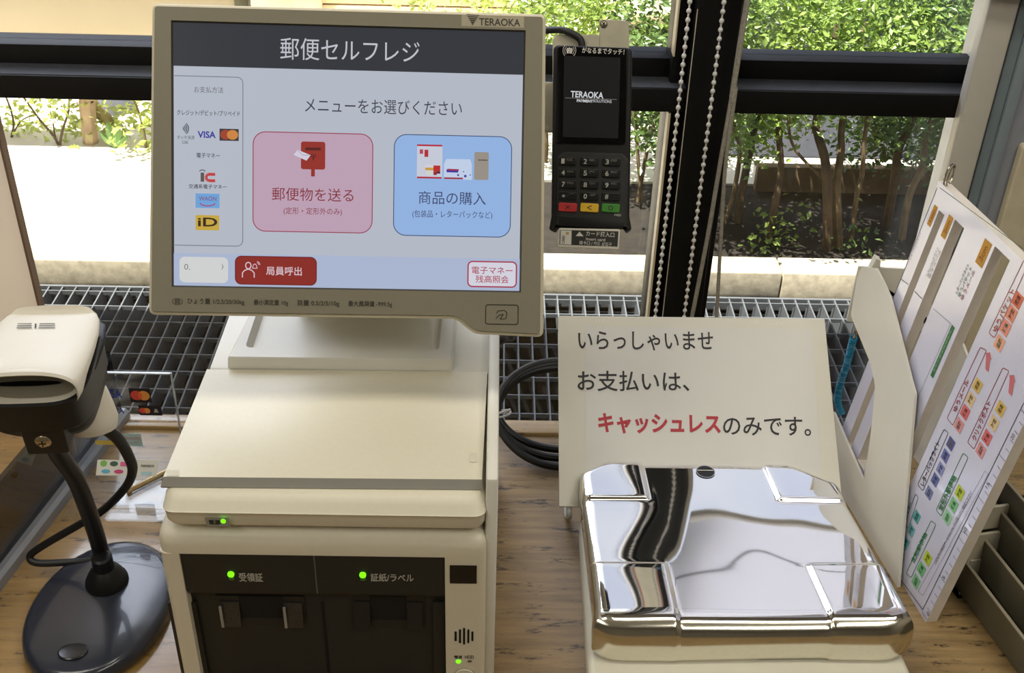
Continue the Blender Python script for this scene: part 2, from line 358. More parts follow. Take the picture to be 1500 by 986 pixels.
# ------------------------------------------------------------------ outside
pav = mat('pale_paving', (214, 204, 186), 0.85, var=0.10, scale=7)
dirt = mat('dark_soil', (34, 28, 22), 0.95, var=0.45, scale=26, bump=0.6)
XB = 0.02                                    # left end of the planting bed
m = MB().box(WFR, -6, XB, 2.79, 12, -1.1, 0.062, pav).box(WFR, XB, 6, 3.27, 12, -1.1, 0.060, pav)
m.build('ground', kind='structure')
MB().box(WFR, -6, 6, 1.5, 2.79, -1.0, -0.80, mat('drain_bottom', (14, 14, 15), 0.9, var=0.3, scale=10)).box(WFR, -6, 6, 1.5, 1.54, -1.0, -0.07, mat('drain_bottom', (14, 14, 15))).box(WFR, -6, 6, 2.70, 2.79, -1.0, -0.06, mat('drain_bottom', (14, 14, 15))).build('ground_pit', kind='structure')
MB().box(WFR, XB, 6, 2.79, 3.27, -1.1, 0.052, dirt).build('ground_bed', kind='structure')
MB().box(WFR, 0.55, 4, 3.47, 5.4, 0.0, 0.064, mat('asphalt', (46, 46, 52), 0.9, var=0.12, scale=60)).build('road', kind='structure')

# steel grating over the drain
steel = mat('galvanised_steel', (92, 95, 100), 0.6, metal=0.0, var=0.12, scale=30)
m = MB()
for i in range(93):
    x = -1.66 + i * 0.036; m.box(WFR, x - 0.0019, x + 0.0019, 1.62, 2.688, -0.060, 0.0, steel)
for y in np.arange(1.65, 2.69, 0.0725):
    m.box(WFR, -1.67, 1.68, y - 0.0017, y + 0.0017, -0.012, -0.0006, steel)
m.box(WFR, -1.67, 1.68, 2.684, 2.692, -0.034, 0.001, steel)
m.build('floor_grating', label='galvanised steel grating over the drain outside the window', cat='grating')

stone = mat('rough_kerb_stone', (184, 172, 150), 0.9, var=0.2, scale=55, bump=0.4)
XJ = float(gp(1145, 415, 0.04)[0])
for x0, x1, lb in ((XJ - 2.9, XJ - 1.45, 'rough pale kerb stone under the bright paving beside the partition panel'), (XJ - 1.447, XJ - 0.003, 'rough pale kerb stone behind the card terminal and window mullion'), (XJ, XJ + 1.45, 'rough pale kerb stone past the joint, in front of the forked stems')):
    MB().box(WFR, x0, x1, 2.70, 2.79, -0.05, 0.073, stone, 0.005).build('kerb_stone', label=lb, cat='kerb stone', group='kerb stones along the drain')
MB().box(WFR, XJ + 0.02, XJ + 1.3, 3.235, 3.268, 0.0, 0.135, mat('edging_timber', (112, 92, 66), 0.9, var=0.2, scale=20), 0.004).build('edging_board', label='weathered brown edging board behind the shrub stems', cat='edging board')

# beige wall and posts far behind
bw = mat('beige_render', (214, 196, 158), 0.9, var=0.05, scale=3)
x345, x365, x480, x600 = (float(yp(x, 6, 4.7)[0]) for x in (345, 366, 470, 640))
xb0, xb1 = (float(yp(x, 6, 3.41)[0]) for x in (345, 366))
sb = thing('signboard', 'plain beige board on olive posts outside the upper left window', 'signboard', (xb0 - 1, 3.41, 0.06))
MB().box(WFR, -3.2, xb0, 3.40, 3.42, 0.37, 1.25, mat('beige_board', (224, 208, 178), 0.8, var=0.04, scale=3), 0.004).build('board', sb)
for x0, x1 in ((xb0, xb1), (-3.25, -3.2)): MB().box(WFR, x0, x1, 3.39, 3.43, 0.05, 1.3, mat('olive_post', (96, 92, 70), 0.7), 0.004).build('post', sb)
m = MB().box(WFR, x365, x480, 4.72, 4.82, 0.0, 1.3, mat('pale_stone', (220, 208, 180), 0.9, var=0.12, scale=9), 0.004)
m.build('garden_wall', label='pale stone wall section right of the olive post', cat='wall')
m = MB(); slatm = mat('beige_slats', (216, 196, 160), 0.8, var=0.06, scale=12)
for i in range(16): m.box(WFR, x480, x600 + 0.3, 4.74, 4.80, 0.05 + i * 0.075, 0.05 + i * 0.075 + 0.068, slatm, 0.002)
m.box(WFR, x480, x600 + 0.3, 4.80, 4.84, 0.0, 1.3, slatm)
m.build('slatted_wall', label='beige horizontally boarded wall above the top of the monitor', cat='wall')
a, b = yp(925, 36, 4.3), yp(985, 20, 4.3)
m = MB().box(WFR, a[0], b[0] + 0.03, 4.3, 4.6, a[2], b[2], bw, 0.004)
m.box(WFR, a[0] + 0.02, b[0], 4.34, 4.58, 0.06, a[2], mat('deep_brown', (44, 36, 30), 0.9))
m.build('concrete_ledge', label='beige ledge over a dark recess among the leaves beside the card terminal', cat='ledge')

# plants
def leaf_mat(name, c, tr=0.45):
    mm = bpy.data.materials.new(name); mm.use_nodes = True; MATS[name] = mm
    n, l = mm.node_tree.nodes, mm.node_tree.links; n.remove(n['Principled BSDF']); out = n['Material Output']
    t = n.new('ShaderNodeTexCoord'); z = n.new('ShaderNodeTexNoise'); z.inputs['Scale'].default_value = 23; l.new(t.outputs['Object'], z.inputs['Vector'])
    r = n.new('ShaderNodeValToRGB'); r.color_ramp.elements[0].position = 0.3; r.color_ramp.elements[1].position = 0.7
    r.color_ramp.elements[0].color = (*[x * 0.55 for x in lin(c)], 1); r.color_ramp.elements[1].color = (*[min(1, x * 1.35) for x in lin(c)], 1); l.new(z.outputs['Fac'], r.inputs['Fac'])
    d = n.new('ShaderNodeBsdfDiffuse'); q = n.new('ShaderNodeBsdfTranslucent'); g = n.new('ShaderNodeBsdfGlossy'); g.inputs['Roughness'].default_value = 0.35
    mx = n.new('ShaderNodeMixShader'); mx.inputs['Fac'].default_value = tr; m2 = n.new('ShaderNodeMixShader'); m2.inputs['Fac'].default_value = 0.06
    l.new(r.outputs['Color'], d.inputs['Color']); l.new(r.outputs['Color'], q.inputs['Color'])
    l.new(d.outputs['BSDF'], mx.inputs[1]); l.new(q.outputs['BSDF'], mx.inputs[2]); l.new(mx.outputs['Shader'], m2.inputs[1]); l.new(g.outputs['BSDF'], m2.inputs[2]); l.new(m2.outputs['Shader'], out.inputs['Surface'])
    return mm
leafA = leaf_mat('leaf_bright', (138, 162, 76), 0.38); leafB = leaf_mat('leaf_dark', (92, 118, 58), 0.3); leafC = leaf_mat('leaf_yellow', (176, 190, 96), 0.5)
bark = mat('bark_brown', (110, 92, 66), 0.9, var=0.3, scale=30, bump=0.5); barkd = mat('bark_dark', (86, 70, 52), 0.9, var=0.3, scale=30, bump=0.5)
def leaves(m, centres, radii, n, size, mt, flat=0.5):
    # n leaves spread over small clusters inside ellipsoids
    V, Fc = [], []
    for c, rad, k in zip(centres, radii, n):
        nc = max(3, k // 22); cc = RNG.normal(size=(nc, 3)); cc = cc / np.linalg.norm(cc, axis=1)[:, None] * RNG.uniform(0.25, 1, (nc, 1)) ** 0.5
        for i in range(k):
            q = cc[i % nc] * rad + RNG.normal(size=3) * 0.035 + c
            a = nrm(RNG.normal(size=3) * [1, 1, 0.6]); nn = RNG.normal(size=3) * [1, 1, flat] + [0, -0.2, 0.9]; b = np.cross(nn, a); b = b / max(1e-6, np.linalg.norm(b))
            L = size * RNG.uniform(0.6, 1.25); W = L * RNG.uniform(0.2, 0.3); z = nrm(np.cross(a, b)) * L * 0.08
            o = len(V); V += [q - a * L / 2, q + b * W + z, q + a * L / 2, q - b * W + z]; Fc += [(o, o + 1, o + 2), (o, o + 2, o + 3)]
    return m.add(V, Fc, mt)
def stem(m, px, y, r0, r1, mt, top=None):
    P = [yp(p[0], p[1], y + 0.012 * i) for i, p in enumerate(px)]
    g = P[0].copy(); g[2] = 0.03; P = [g] + P if P[0][2] > 0.05 else P
    if top is not None: P.append(P[-1] + np.array(top))
    S = smooth_path(P, 5); return m.tube(S, list(np.linspace(r0, r1, len(S))), mt, 7)
def shrub(name, label, base, stems, crowns, leafm, size=0.024, group='shrubs in the bed beyond the kerb', cat='shrub'):
    t = thing(name, label, cat, base, group)
    for s in stems: stem(MB(), *s).build('stem', t)
    if crowns:
        cs, rs, ns = zip(*crowns); leaves(MB(), [np.array(c) for c in cs], [np.array(r) for r in rs], ns, size, leafm).build('foliage', t)
    return t
def gy(px, py): return float(gp(px, py, 0.052)[1])
y1 = gy(1225, 366)
cr = lambda x, y, z, rx, ry, rz, n: ((x, y, z), (rx, ry, rz), n)
shrub('shrub', 'shrub whose thick brown stems fork low between cord and cream jamb', gp(1225, 366, 0.052), [
    ([(1212, 356), (1212, 281), (1208, 233), (1198, 198), (1197, 170)], y1, 0.016, 0.010, barkd, (0.02, 0.02, 0.25)),
    ([(1228, 366), (1225, 287), (1226, 261), (1232, 221), (1235, 171)], y1 + 0.02, 0.014, 0.008, bark, (0.02, 0.03, 0.25)),
    ([(1222, 272), (1209, 264), (1179, 236), (1161, 211), (1155, 173)], y1 + 0.04, 0.005, 0.004, bark, (-0.02, 0.03, 0.2))],
    [cr(0.92, 3.06, 0.62, 0.28, 0.3, 0.24, 3770), cr(0.95, 2.83, .62, .3, .08, .1, 1015), cr(0.72, 3.1, 0.42, 0.17, 0.2, 0.14, 899), cr(1.0, 3.3, 0.30, 0.07, .07, .05, 108)], leafA)  # front crown, hidden by the transom, added to shade the soil
shrub('shrub', 'shrub with one thin pale stem just past the forked stems', gp(1247, 350, 0.052), [
    ([(1247, 348), (1255, 287), (1263, 254), (1270, 180)], gy(1247, 350), 0.008, 0.006, bark, (0.03, 0.02, 0.2))],
    [cr(1.10, 3.12, 0.58, 0.22, 0.3, 0.24, 2465), cr(1.10, 3.2, 0.27, 0.12, 0.1, 0.08, 478)], leafB)
shrub('shrub', 'dense shrub with two slanting stems beside the cream window jamb', gp(1310, 340, 0.052), [
    ([(1299, 329), (1311, 261), (1316, 221), (1335, 180)], gy(1299, 330), 0.015, 0.010, barkd, (0.08, 0.03, 0.2)),
    ([(1321, 349), (1332, 287), (1351, 244), (1361, 185)], gy(1321, 350), 0.012, 0.008, bark, (0.06, 0.02, 0.2))],
    [cr(1.32, 3.1, 0.60, 0.26, 0.3, 0.24, 3480), cr(1.4, 2.83, .6, .25, .08, .1, 870), cr(1.25, 3.2, 0.29, 0.2, 0.14, 0.11, 1595), cr(1.45, 3.15, 0.28, 0.18, 0.14, 0.14, 1305), cr(1.3, 2.95, .40, .2, .12, .1, 725)], leafB)  # includes an unseen front crown added to darken the bed
shrub('shrub', 'leafy shrub with a straight stem between the blind cord and the forked stems', gp(1126, 350, 0.052), [
    ([(1126, 347), (1136, 297), (1144, 249), (1141, 175)], gy(1126, 350), 0.012, 0.008, barkd, (0.0, 0.02, 0.22))],
    [cr(0.70, 3.05, 0.62, 0.24, 0.3, 0.24, 3190), cr(0.76, 3.25, 0.33, 0.14, 0.1, 0.09, 696), cr(.70, 2.95, .40, .14, .1, .08, 435)], leafA)
shrub('shrub', 'shrub with thin stems directly behind the hanging blind cord', gp(1080, 326, 0.052), [
    ([(1080, 322), (1088, 274), (1098, 223), (1108, 175)], gy(1080, 325), 0.014, 0.009, barkd, (0.03, 0.02, 0.2)),
    ([(1063, 322), (1075, 282), (1084, 218), (1075, 188)], gy(1063, 325), 0.008, 0.006, bark, (-0.04, 0.02, 0.2))],
    [cr(0.52, 3.12, 0.60, 0.22, 0.3, 0.24, 2900), cr(.5, 2.83, .6, .22, .08, .1, 870), cr(0.56, 3.25, 0.28, 0.15, 0.14, 0.13, 1377), cr(.52, 2.95, .36, .1, .1, .1, 435)], leafB)  # its hidden front crown is added for shade on the soil
shrub('shrub', 'pale leafy shrub between the card terminal and the window mullion', gp(935, 300, 0.052), [
    ([(935, 292), (944, 240), (958, 180)], gy(935, 295), 0.007, 0.005, bark, (0.05, 0.02, 0.2)),
    ([(940, 292), (935, 240), (930, 180)], gy(935, 295), 0.006, 0.005, bark, (-0.05, 0.02, 0.2))],
    [cr(0.36, 3.28, 0.34, 0.13, 0.14, 0.12, 754), cr(0.24, 3.25, 0.52, 0.2, 0.22, 0.16, 1305)], leafA)
shrub('shrub', 'bright green shrub showing above the top right corner of the monitor', (0.03, 3.4, 0.062), [
    ([(800, 200), (790, 120), (770, 40)], 3.4, 0.008, 0.005, bark, (-0.05, 0.02, 0.2))],
    [cr(0.14, 3.45, 0.50, 0.24, 0.22, 0.2, 3190), cr(-0.22, 3.5, 0.54, 0.07, 0.12, 0.06, 192)], leafC)
p = gp(1125, 372, 0.052)
shrub('seedling', 'small bright seedling plant low on the soil behind the kerb', p, [], [cr(p[0], p[1], 0.085, 0.035, 0.03, 0.022, 72), cr(p[0] + 0.06, p[1] + 0.08, 0.09, 0.06, 0.04, 0.03, 60)], leafA, 0.022, cat='plant')
p = gp(1250, 372, 0.052)
shrub('seedling', 'second low plant on the soil below the forked stems', p, [], [cr(p[0], p[1] + 0.02, 0.08, 0.08, 0.03, 0.02, 60)], leafB, 0.022, cat='plant')
# hedge farther back
m = MB(); leaves(m, [np.array((x, 4.75, z)) for x in np.arange(0.5, 3.8, 0.42) for z in (0.35, 0.75)], [np.array((0.34, 0.3, 0.3))] * 16, [950] * 16, 0.036, leafA)
m.build('hedge', label='tall bright hedge farther back above the transom', cat='hedge', kind='thing')
# left side: low shrubs, trunk, boulder
shrub('shrub', 'low twiggy shrub between the beige partition panel and the leaning trunk', gp(85, 212, 0.062), [
    ([(86, 212), (75, 195), (58, 175), (40, 150)], 3.45, 0.005, 0.0025, barkd, (-0.05, 0.0, 0.1)), ([(88, 212), (92, 190), (100, 165), (101, 150)], 3.45, 0.005, 0.0025, barkd, (0.03, 0.0, 0.1)), ([(84, 212), (80, 196), (78, 180)], 3.46, 0.004, 0.002, barkd)],
    [cr(-1.42, 3.52, 0.11, 0.28, 0.06, 0.05, 420), cr(-1.37, 3.5, 0.24, 0.12, 0.06, 0.12, 110)], leafC, 0.028, 'low shrubs along the left paving')
shrub('shrub', 'sparse low shrub seen over the beige partition panel', gp(18, 205, 0.062), [
    ([(17, 203), (20, 180), (12, 150)], 3.5, 0.005, 0.0025, barkd, (-0.02, 0.0, 0.1)), ([(17, 203), (30, 178), (50, 168)], 3.5, 0.003, 0.002, barkd)],
    [cr(-1.66, 3.55, 0.12, 0.14, 0.06, 0.05, 200), cr(-1.62, 3.55, 0.26, 0.12, 0.06, 0.08, 50)], leafC, 0.028, 'low shrubs along the left paving')
shrub('shrub', 'bright shrub between the leaning trunk and the monitor', gp(215, 222, 0.062), [
    ([(215, 222), (210, 190), (200, 155)], 3.42, 0.006, 0.003, bark, (-0.03, 0.0, 0.1))],
    [cr(-1.08, 3.46, 0.26, 0.11, 0.08, 0.12, 330), cr(-1.12, 3.44, 0.12, 0.12, 0.06, 0.06, 160), cr(-0.9, 3.44, 0.2, 0.12, 0.08, 0.14, 200)], leafC, 0.03, 'low shrubs along the left paving')
t = thing('tree', 'leaning pale tree trunk beyond the bright paving', 'tree', gp(135, 218, 0.062))
trunkm = mat('trunk_pale', (172, 148, 120), 0.9, var=0.2, scale=24, bump=0.6)
stem(MB(), [(135, 220), (131, 185), (128, 150), (124, 115)], 3.47, 0.024, 0.030, trunkm, (-0.06, 0.05, 0.6)).build('trunk', t)
stem(MB(), [(141, 160), (156, 172), (166, 190), (172, 204)][::-1], 3.49, 0.010, 0.022, mat('limb_mossy', (150, 136, 84), 0.9, var=0.25, scale=24), (-0.1, 0.0, 0.2)).build('limb', t)
p = yp(170, 168, 3.75)
m = MB(); m.ball(p - [0, 0, 0.02], 0.085, 0.07, 0.11, mat('lump_grey', (78, 80, 90), 0.8, var=0.25, scale=14), n=16, k=10)  # unidentified dark round thing, drawn as a plain lump
m.build('boulder', label='dark slate grey boulder behind the leaning trunk', cat='boulder')
m = MB(); c = gp(168, 217, 0.062); lf = mat('broad_leaf_green', (112, 150, 84), 0.5, var=0.2, scale=20)
for dx, h in ((-0.035, 0.05), (-0.01, 0.085), (0.02, 0.075), (0.04, 0.045)):
    m.loft([[c + [dx * k * 1.1 - w, 0.01 * k, h * k] , c + [dx * k * 1.1, 0.01 * k - 0.006, h * k + 0.004], c + [dx * k * 1.1 + w, 0.01 * k, h * k], c + [dx * k * 1.1, 0.01 * k + 0.003, h * k - 0.002]] for k, w in ((0, 0.004), (0.35, 0.016), (0.7, 0.014), (1.0, 0.002))], lf)
m.build('broad_leaf_plant', label='small broad leaved plant at the foot of the leaning trunk', cat='plant')

# blinds, chains and cords hanging at the window
fab = bpy.data.materials.new('blind_fabric'); fab.use_nodes = True
n, l = fab.node_tree.nodes, fab.node_tree.links; n.remove(n['Principled BSDF'])
d = n.new('ShaderNodeBsdfDiffuse'); q = n.new('ShaderNodeBsdfTranslucent'); mx = n.new('ShaderNodeMixShader'); mx.inputs['Fac'].default_value = 0.85
for s_ in (d, q): s_.inputs['Color'].default_value = (0.92, 0.92, 0.98, 1)
l.new(d.outputs['BSDF'], mx.inputs[1]); l.new(q.outputs['BSDF'], mx.inputs[2]); l.new(mx.outputs['Shader'], n['Material Output'].inputs['Surface'])
bl = thing('window_blind', 'white roller blind drawn down over the upper right window', 'blind', (0.45, 1.385, 1.217))
m = MB().box(WFR, 0.31, 1.2, 1.388, 1.3895, 1.240, 2.44, fab); m.build('fabric', bl)
MB().box(WFR, 0.31, 1.2, 1.382, 1.395, 1.229, 1.241, mat('blind_bar', (226, 226, 230), 0.4), 0.003).build('bottom_bar', bl)
m = MB()
for z in (1.34, 1.43, 1.55): m.box(WFR, 0.31, 1.2, 1.3868, 1.388, z, z + 0.003, mat('blind_seam', (70, 72, 84), 0.6))
m.build('seam', bl)
beadm = mat('bead_white', (206, 204, 200), 0.4, var=0.03)
def bead_chain(top, bot, y, label):
    m = MB(); a, b = yp(*top, y), yp(*bot, y); a[0] = b[0] = (a[0] + b[0]) / 2; L = 1.75; z = b[2] - 0.14; x = a[0]
    m.tube([np.array((x, y, z)), np.array((x, y, z + L))], 0.0011, beadm, 6)
    k = 0
    while z + k * 0.0112 < 1.62: m.ball((x, y, z + k * 0.0112), 0.0031, 0.0031, 0.0035, beadm, n=8, k=5); k += 1
    return m.build('bead_chain', label=label, cat='bead chain', group='blind bead chains at the mullion')
bead_chain((1011.7, 0), (959.5, 460), 1.375, 'white bead chain at the mullion edge nearest the card terminal')
bead_chain((1057, 0), (1006, 460), 1.378, 'white bead chain beside the grey braided cord')
cordm = mat('grey_cord', (150, 146, 134), 0.8, var=0.2, scale=300)
m = MB()
P1 = [yp(x, y, 1.385) for x, y in ((1100, -60), (1094, 0), (1074, 130), (1055, 240), (1036, 350), (1014, 462), (1000, 530))]
P2 = [yp(x, y, 1.383) for x, y in ((1098, -60), (1093, 20), (1078, 130), (1063, 240), (1056, 350), (1050, 462), (1046, 530))]
P1[0] = np.array((0.33, 1.385, 2.4)); P2[0] = np.array((0.333, 1.383, 2.4))
m.tube(smooth_path(P1, 6), 0.003, cordm, 7).tube(smooth_path(P2, 6), 0.0026, cordm, 7)
m.build('blind_cord', label='grey braided double cord hanging beside the black mullion', cat='cord')
# notice taped on the mullion above the view
nt = thing('paper_notice', 'white red edged paper notice taped high on the mullion', 'notice', (0.262, 1.40, 1.33))
nf = upright(1.4055); MB().box(nf, 0.235, 0.287, 1.335, 1.50, 0.0, 0.0006, mat('notice_paper', (226, 222, 206), 0.6)).build('sheet', nt)
m = MB().ring(nf, [(0.236, 1.336), (0.286, 1.336), (0.286, 1.499), (0.236, 1.499)], 0.003, 0.0009, ink('notice_red', (170, 60, 60))); m.build('border', nt)
for q_ in ((0.226, 0.247, 1.318, 1.334), (0.279, 0.296, 1.326, 1.344)): MB().box(nf, *q_, 0.001, 0.0016, mat('blue_tape', (52, 112, 158), 0.5)).build('tape', nt, label='blue tape')
# ================================================================== SELF CHECKOUT KIOSK
cream = mat('cream_plastic', (222, 216, 196), 0.42, var=0.015, scale=200, bump=0.02)
creamS = mat('cream_side', (226, 224, 214), 0.4, var=0.015)
charc = mat('charcoal_plastic', (44, 43, 39), 0.5, spec=0.3, var=0.05, scale=120)
charcD = mat('charcoal_deep', (26, 26, 24), 0.55, var=0.05)
blackp = mat('black_plastic', (18, 18, 18), 0.4, spec=0.3, var=0.05)
silver = mat('silver_strip', (168, 166, 160), 0.45, metal=0.2, var=0.03)
led_on = lit('led_green', (120, 255, 20), 1.6)
labelw = ink('label_white', (196, 194, 184)); inkd = ink('dark', (36, 34, 30))
ks = thing('self_checkout_kiosk', 'cream self checkout kiosk base with flat scale plate and dark printer front', 'kiosk', (-0.14, 0.90, ZC))
YF = 0.735
KF = upright(YF)
def kz(px, py): return KF.uv(px, py)
xl = kz(229, 795)[0]; xr = kz(713, 790)[0]; zt = kz(470, 785)[1]
# lower cabinet: front with opening, body behind
pL, pB, pR, pT = kz(262, 813)[0], ZC + 0.004, kz(651.5, 815)[0], kz(455, 814)[1]
m = MB()
def cab_ring(z, dy, dx):
    return [WFR.P(u, v, z) for u, v in round_poly([(xl + dx, YF + dy), (xr - dx, YF + dy), (xr - dx, 1.06), (xl + dx, 1.06)], [0.012, 0.008, 0.003, 0.003], 5)]
H_ = zt - pT
m.loft([cab_ring(pT, 0.0, 0.0), cab_ring(pT + H_ * .45, 0.0, 0.0), cab_ring(pT + H_ * .68, 0.0010, 0.0006), cab_ring(pT + H_ * .85, 0.0035, 0.002), cab_ring(pT + H_ * .96, 0.008, 0.004), cab_ring(zt + .001, 0.013, 0.007)], cream)
WZ_ = Fr((0, 0, 0), (1, 0, 0), (0, 1, 0))
m.prism(WZ_, round_poly([(xl, YF), (pL, YF), (pL, YF + .03), (xl, YF + .03)], [.012, 0, 0, 0], 5), ZC + .002, pT, cream); m.prism(WZ_, round_poly([(pR, YF), (xr, YF), (xr, YF + .03), (pR, YF + .03)], [0, .008, 0, 0], 5), ZC + .002, pT, cream)
m.box(WFR, xl, xr, YF + 0.03, 1.06, ZC + 0.002, pT, cream)
m.build('cabinet', ks)
# scale casing above: rounded bumper front
zc0, zc1 = kz(470, 774)[1], 0.9905
cxl, cxr = kz(232, 735)[0], kz(713, 735)[0]
m = MB()
def casing_ring(z, dy, dx):
    pts = round_poly([(cxl + dx, YF + dy), (cxr - dx, YF + dy), (cxr - dx, 1.06), (cxl + dx, 1.06)], [0.012, 0.012, 0.004, 0.004], 5)
    return [WFR.P(u, v, z) for u, v in pts]
zz = [(zc0 - 0.002, 0.012, 0.006), (zc0, 0.0025, 0.003), (zc0 + 0.004, 0.0012, 0.001), (zc0 + 0.010, 0.0008, 0.001), (zc0 + (zc1 - zc0) * .52, 0.0, 0.0), (zc0 + (zc1 - zc0) * .56, -0.001, 0.0), (zc1 - 0.012, 0.0005, 0.0005), (zc1 - 0.005, 0.004, 0.002), (zc1, 0.012, 0.005)]
m.loft([casing_ring(*q) for q in zz], cream); m.build('scale_casing', ks)
# scale plate with folded silver front lip
A, B, Cc, D = gp(303, 541, 1.0), gp(714, 545, 1.0), gp(706, 703, 1.0), gp(239, 699, 1.0)
m = MB(); lo = 0.0035
top = [A, B, Cc, D]; m.loft([[p - [0, 0, lo] for p in top], top], cream, smooth=False); m.build('scale_plate', ks)
E_, G_ = gp(705.5, 717, 0.992), gp(235, 713, 0.992)
m = MB().loft([[D + [0, 0, .0004], Cc + [0, 0, .0004], E_, G_], [D - [0, -.002, .004], Cc - [0, -.002, .004], E_ + [0, .002, -.003], G_ + [0, .002, -.003]]], silver, smooth=False)
m.build('front_strip', ks, label='grey metallic strip along the front of the scale plate')
# small scuff stickers on the plate
for (x, y, w, h) in ((253, 693, 18, 9), (693, 670, 10, 14)):
    c = [gp(x - w / 2, y - h / 2, 1.0006), gp(x + w / 2, y - h / 2, 1.0006), gp(x + w / 2, y + h / 2, 1.0006), gp(x - w / 2, y + h / 2, 1.0006)]
    MB().add(c, [(3, 2, 1, 0)], mat('scuff', (212, 206, 188), 0.6)).build('scuff_mark', ks)
# rear deck and tray
m = MB(); nb = [gp(x, y, 0.999) for x, y in ((304, 542), (722, 545), (722, 468), (343, 462))]
xa = float(nb[0][0]) ; xb = float(nb[1][0])
m.box(WFR, xa + 0.001, xb - 0.001, float(nb[0][1]) + 0.001, 1.125, zc1 - 0.004, 1.0, creamS, 0.003)
m.build('rear_deck', ks)
TF = Fr((0, 0, 1.012), (1, 0, 0), (0, 1, 0))
o = [TF.uv(*p) for p in ((332, 524), (663, 528), (667, 462), (372, 458))]; i_ = [TF.uv(*p) for p in ((359, 509), (643, 513), (649, 462), (376, 458))]
o = ccw(o); i_ = ccw(i_); o[2] = (o[2][0], 1.04); o[3] = (o[3][0], 1.04); i_[2] = (i_[2][0], 1.03); i_[3] = (i_[3][0], 1.03)
o = round_poly(o, 0.004, 3); i_ = round_poly(i_, 0.006, 3); f_ = inset(i_, 0.004)
m = MB(); k = len(o); R_ = lambda P, z: [TF.P(u, v, z) for u, v in P]
m.loft([R_(inset(o, -0.001), -0.012), R_(o, -0.002), R_(inset(o, 0.002), 0.0), R_(i_, 0.0), R_(f_, -0.010)], creamS, cap0=False); m.build('stand_tray', ks)
# right side cover
m = MB(); m.box(WFR, xb - 0.0045, xb + 0.0060, 0.7425, 1.06, ZC + 0.002, 1.012, creamS, 0.003); m.build('side_cover', ks)
# printers in the dark front panel
xm = kz(459, 816)[0]; zf = kz(380, 876)[1]
m = MB(); m.box(WFR, pL, pR, YF + 0.012, YF + 0.03, pB, pT, charc); m.build('printer_panel', ks)
def fascia(x0, x1, text, tx, ledx):
    m = MB(); m.loft([[WFR.P(x, y, z) for y, z in ((YF + 0.002, pT), (YF + 0.002, zf + 0.006), (YF + 0.005, zf), (YF + 0.02, zf), (YF + 0.02, pT))] for x in (x0, x1)], charc, smooth=False)
    f = m.build('printer_lid', ks)
    kf = upright(YF + 0.0015); t = MB(); t.ptext(kf, text, tx[0], tx[1], tx[2], tx[3], 0.0003, labelw, 0.012); t.build('lettering', f)
    c = kf.uv(*ledx); l = MB(); l.prism(kf, rr(c[0], c[1] + 0.0015, 0.0058, 0.0062, 0.0028), -0.004, 0.0016, led_on, 0.001); l.prism(kf, rr(c[0], c[1] - 0.0035, 0.0052, 0.004, 0.0018), -0.004, 0.0008, mat('led_lens', (60, 120, 30), 0.2), 0.0005); l.build('status_light', f, label='glowing green status light')
fascia(pL + 0.0005, xm - 0.0006, '受領証', (350, 839, 385, 852), (338.5, 843)); fascia(xm + 0.0006, pR - 0.0005, '証紙/ラベル', (543, 840, 606, 852), (531.5, 844))
xm2 = kz(466, 870)[0]
m = MB().box(WFR, xm - 0.0006, xm + 0.0006, YF + 0.0025, YF + 0.02, zf + 0.004, pT, mat('divider_grey', (120, 120, 112), 0.5)); m.build('divider', ks)
KB = upright(YF + 0.0115)
def slot(x0, x1, y0, y1, metal):
    a, b = KB.uv(x0, y1), KB.uv(x1, y0); s = MB()
    w = b[0] - a[0]; h = b[1] - a[1]
    s.box(KB, a[0], b[0], a[1], b[1] + .004, 0.0, 0.0008, charcD)
    s.box(KB, a[0] + w * .26, b[0] - w * .24, a[1] + h * .25, b[1] + .004, 0.0008, 0.0012, mat('slot_black', (4, 4, 4), 0.8))
    g = mat('guide_metal', (62, 60, 56), 0.4, metal=0.3, var=0.3, scale=400) if metal else charcD
    for q0, q1 in ((0.04, 0.26), (0.76, 0.97)):
        s.loft([[KB.P(a[0] + w * q, a[1] + h * .02, 0.001), KB.P(a[0] + w * q, a[1] + h * .02, 0.006), KB.P(a[0] + w * q, a[1] + h * .9, 0.002), KB.P(a[0] + w * q, a[1] + h * .9, 0.001)] for q in (q0, q1)], g, smooth=False)
        if metal: s.box(KB, a[0] + w * q0, a[0] + w * (q0 + .03), a[1] + h * .02, a[1] + h * .85, 0.005, 0.0066, mat('guide_edge', (150, 148, 142), 0.4)); 
    s.build('paper_slot', ks)
slot(322, 446, 878, 912, True); slot(516, 622, 877, 916, False)
m = MB()
for x0, x1 in ((267, 288), (636, 651)): 
    a, b = KB.uv(x0, 986), KB.uv(x1, 880); MB().box(KB, a[0], b[0], pB, b[1], 0.0, 0.0035, charc, 0.001).build('panel_rail', ks)
a = KB.uv(472, 882); m.box(KB, a[0] - .0012, a[0] + .0008, pB, a[1], 0.0, 0.0006, mat('slot_black', (4, 4, 4), 0.8)); m.build('panel_seam', ks)
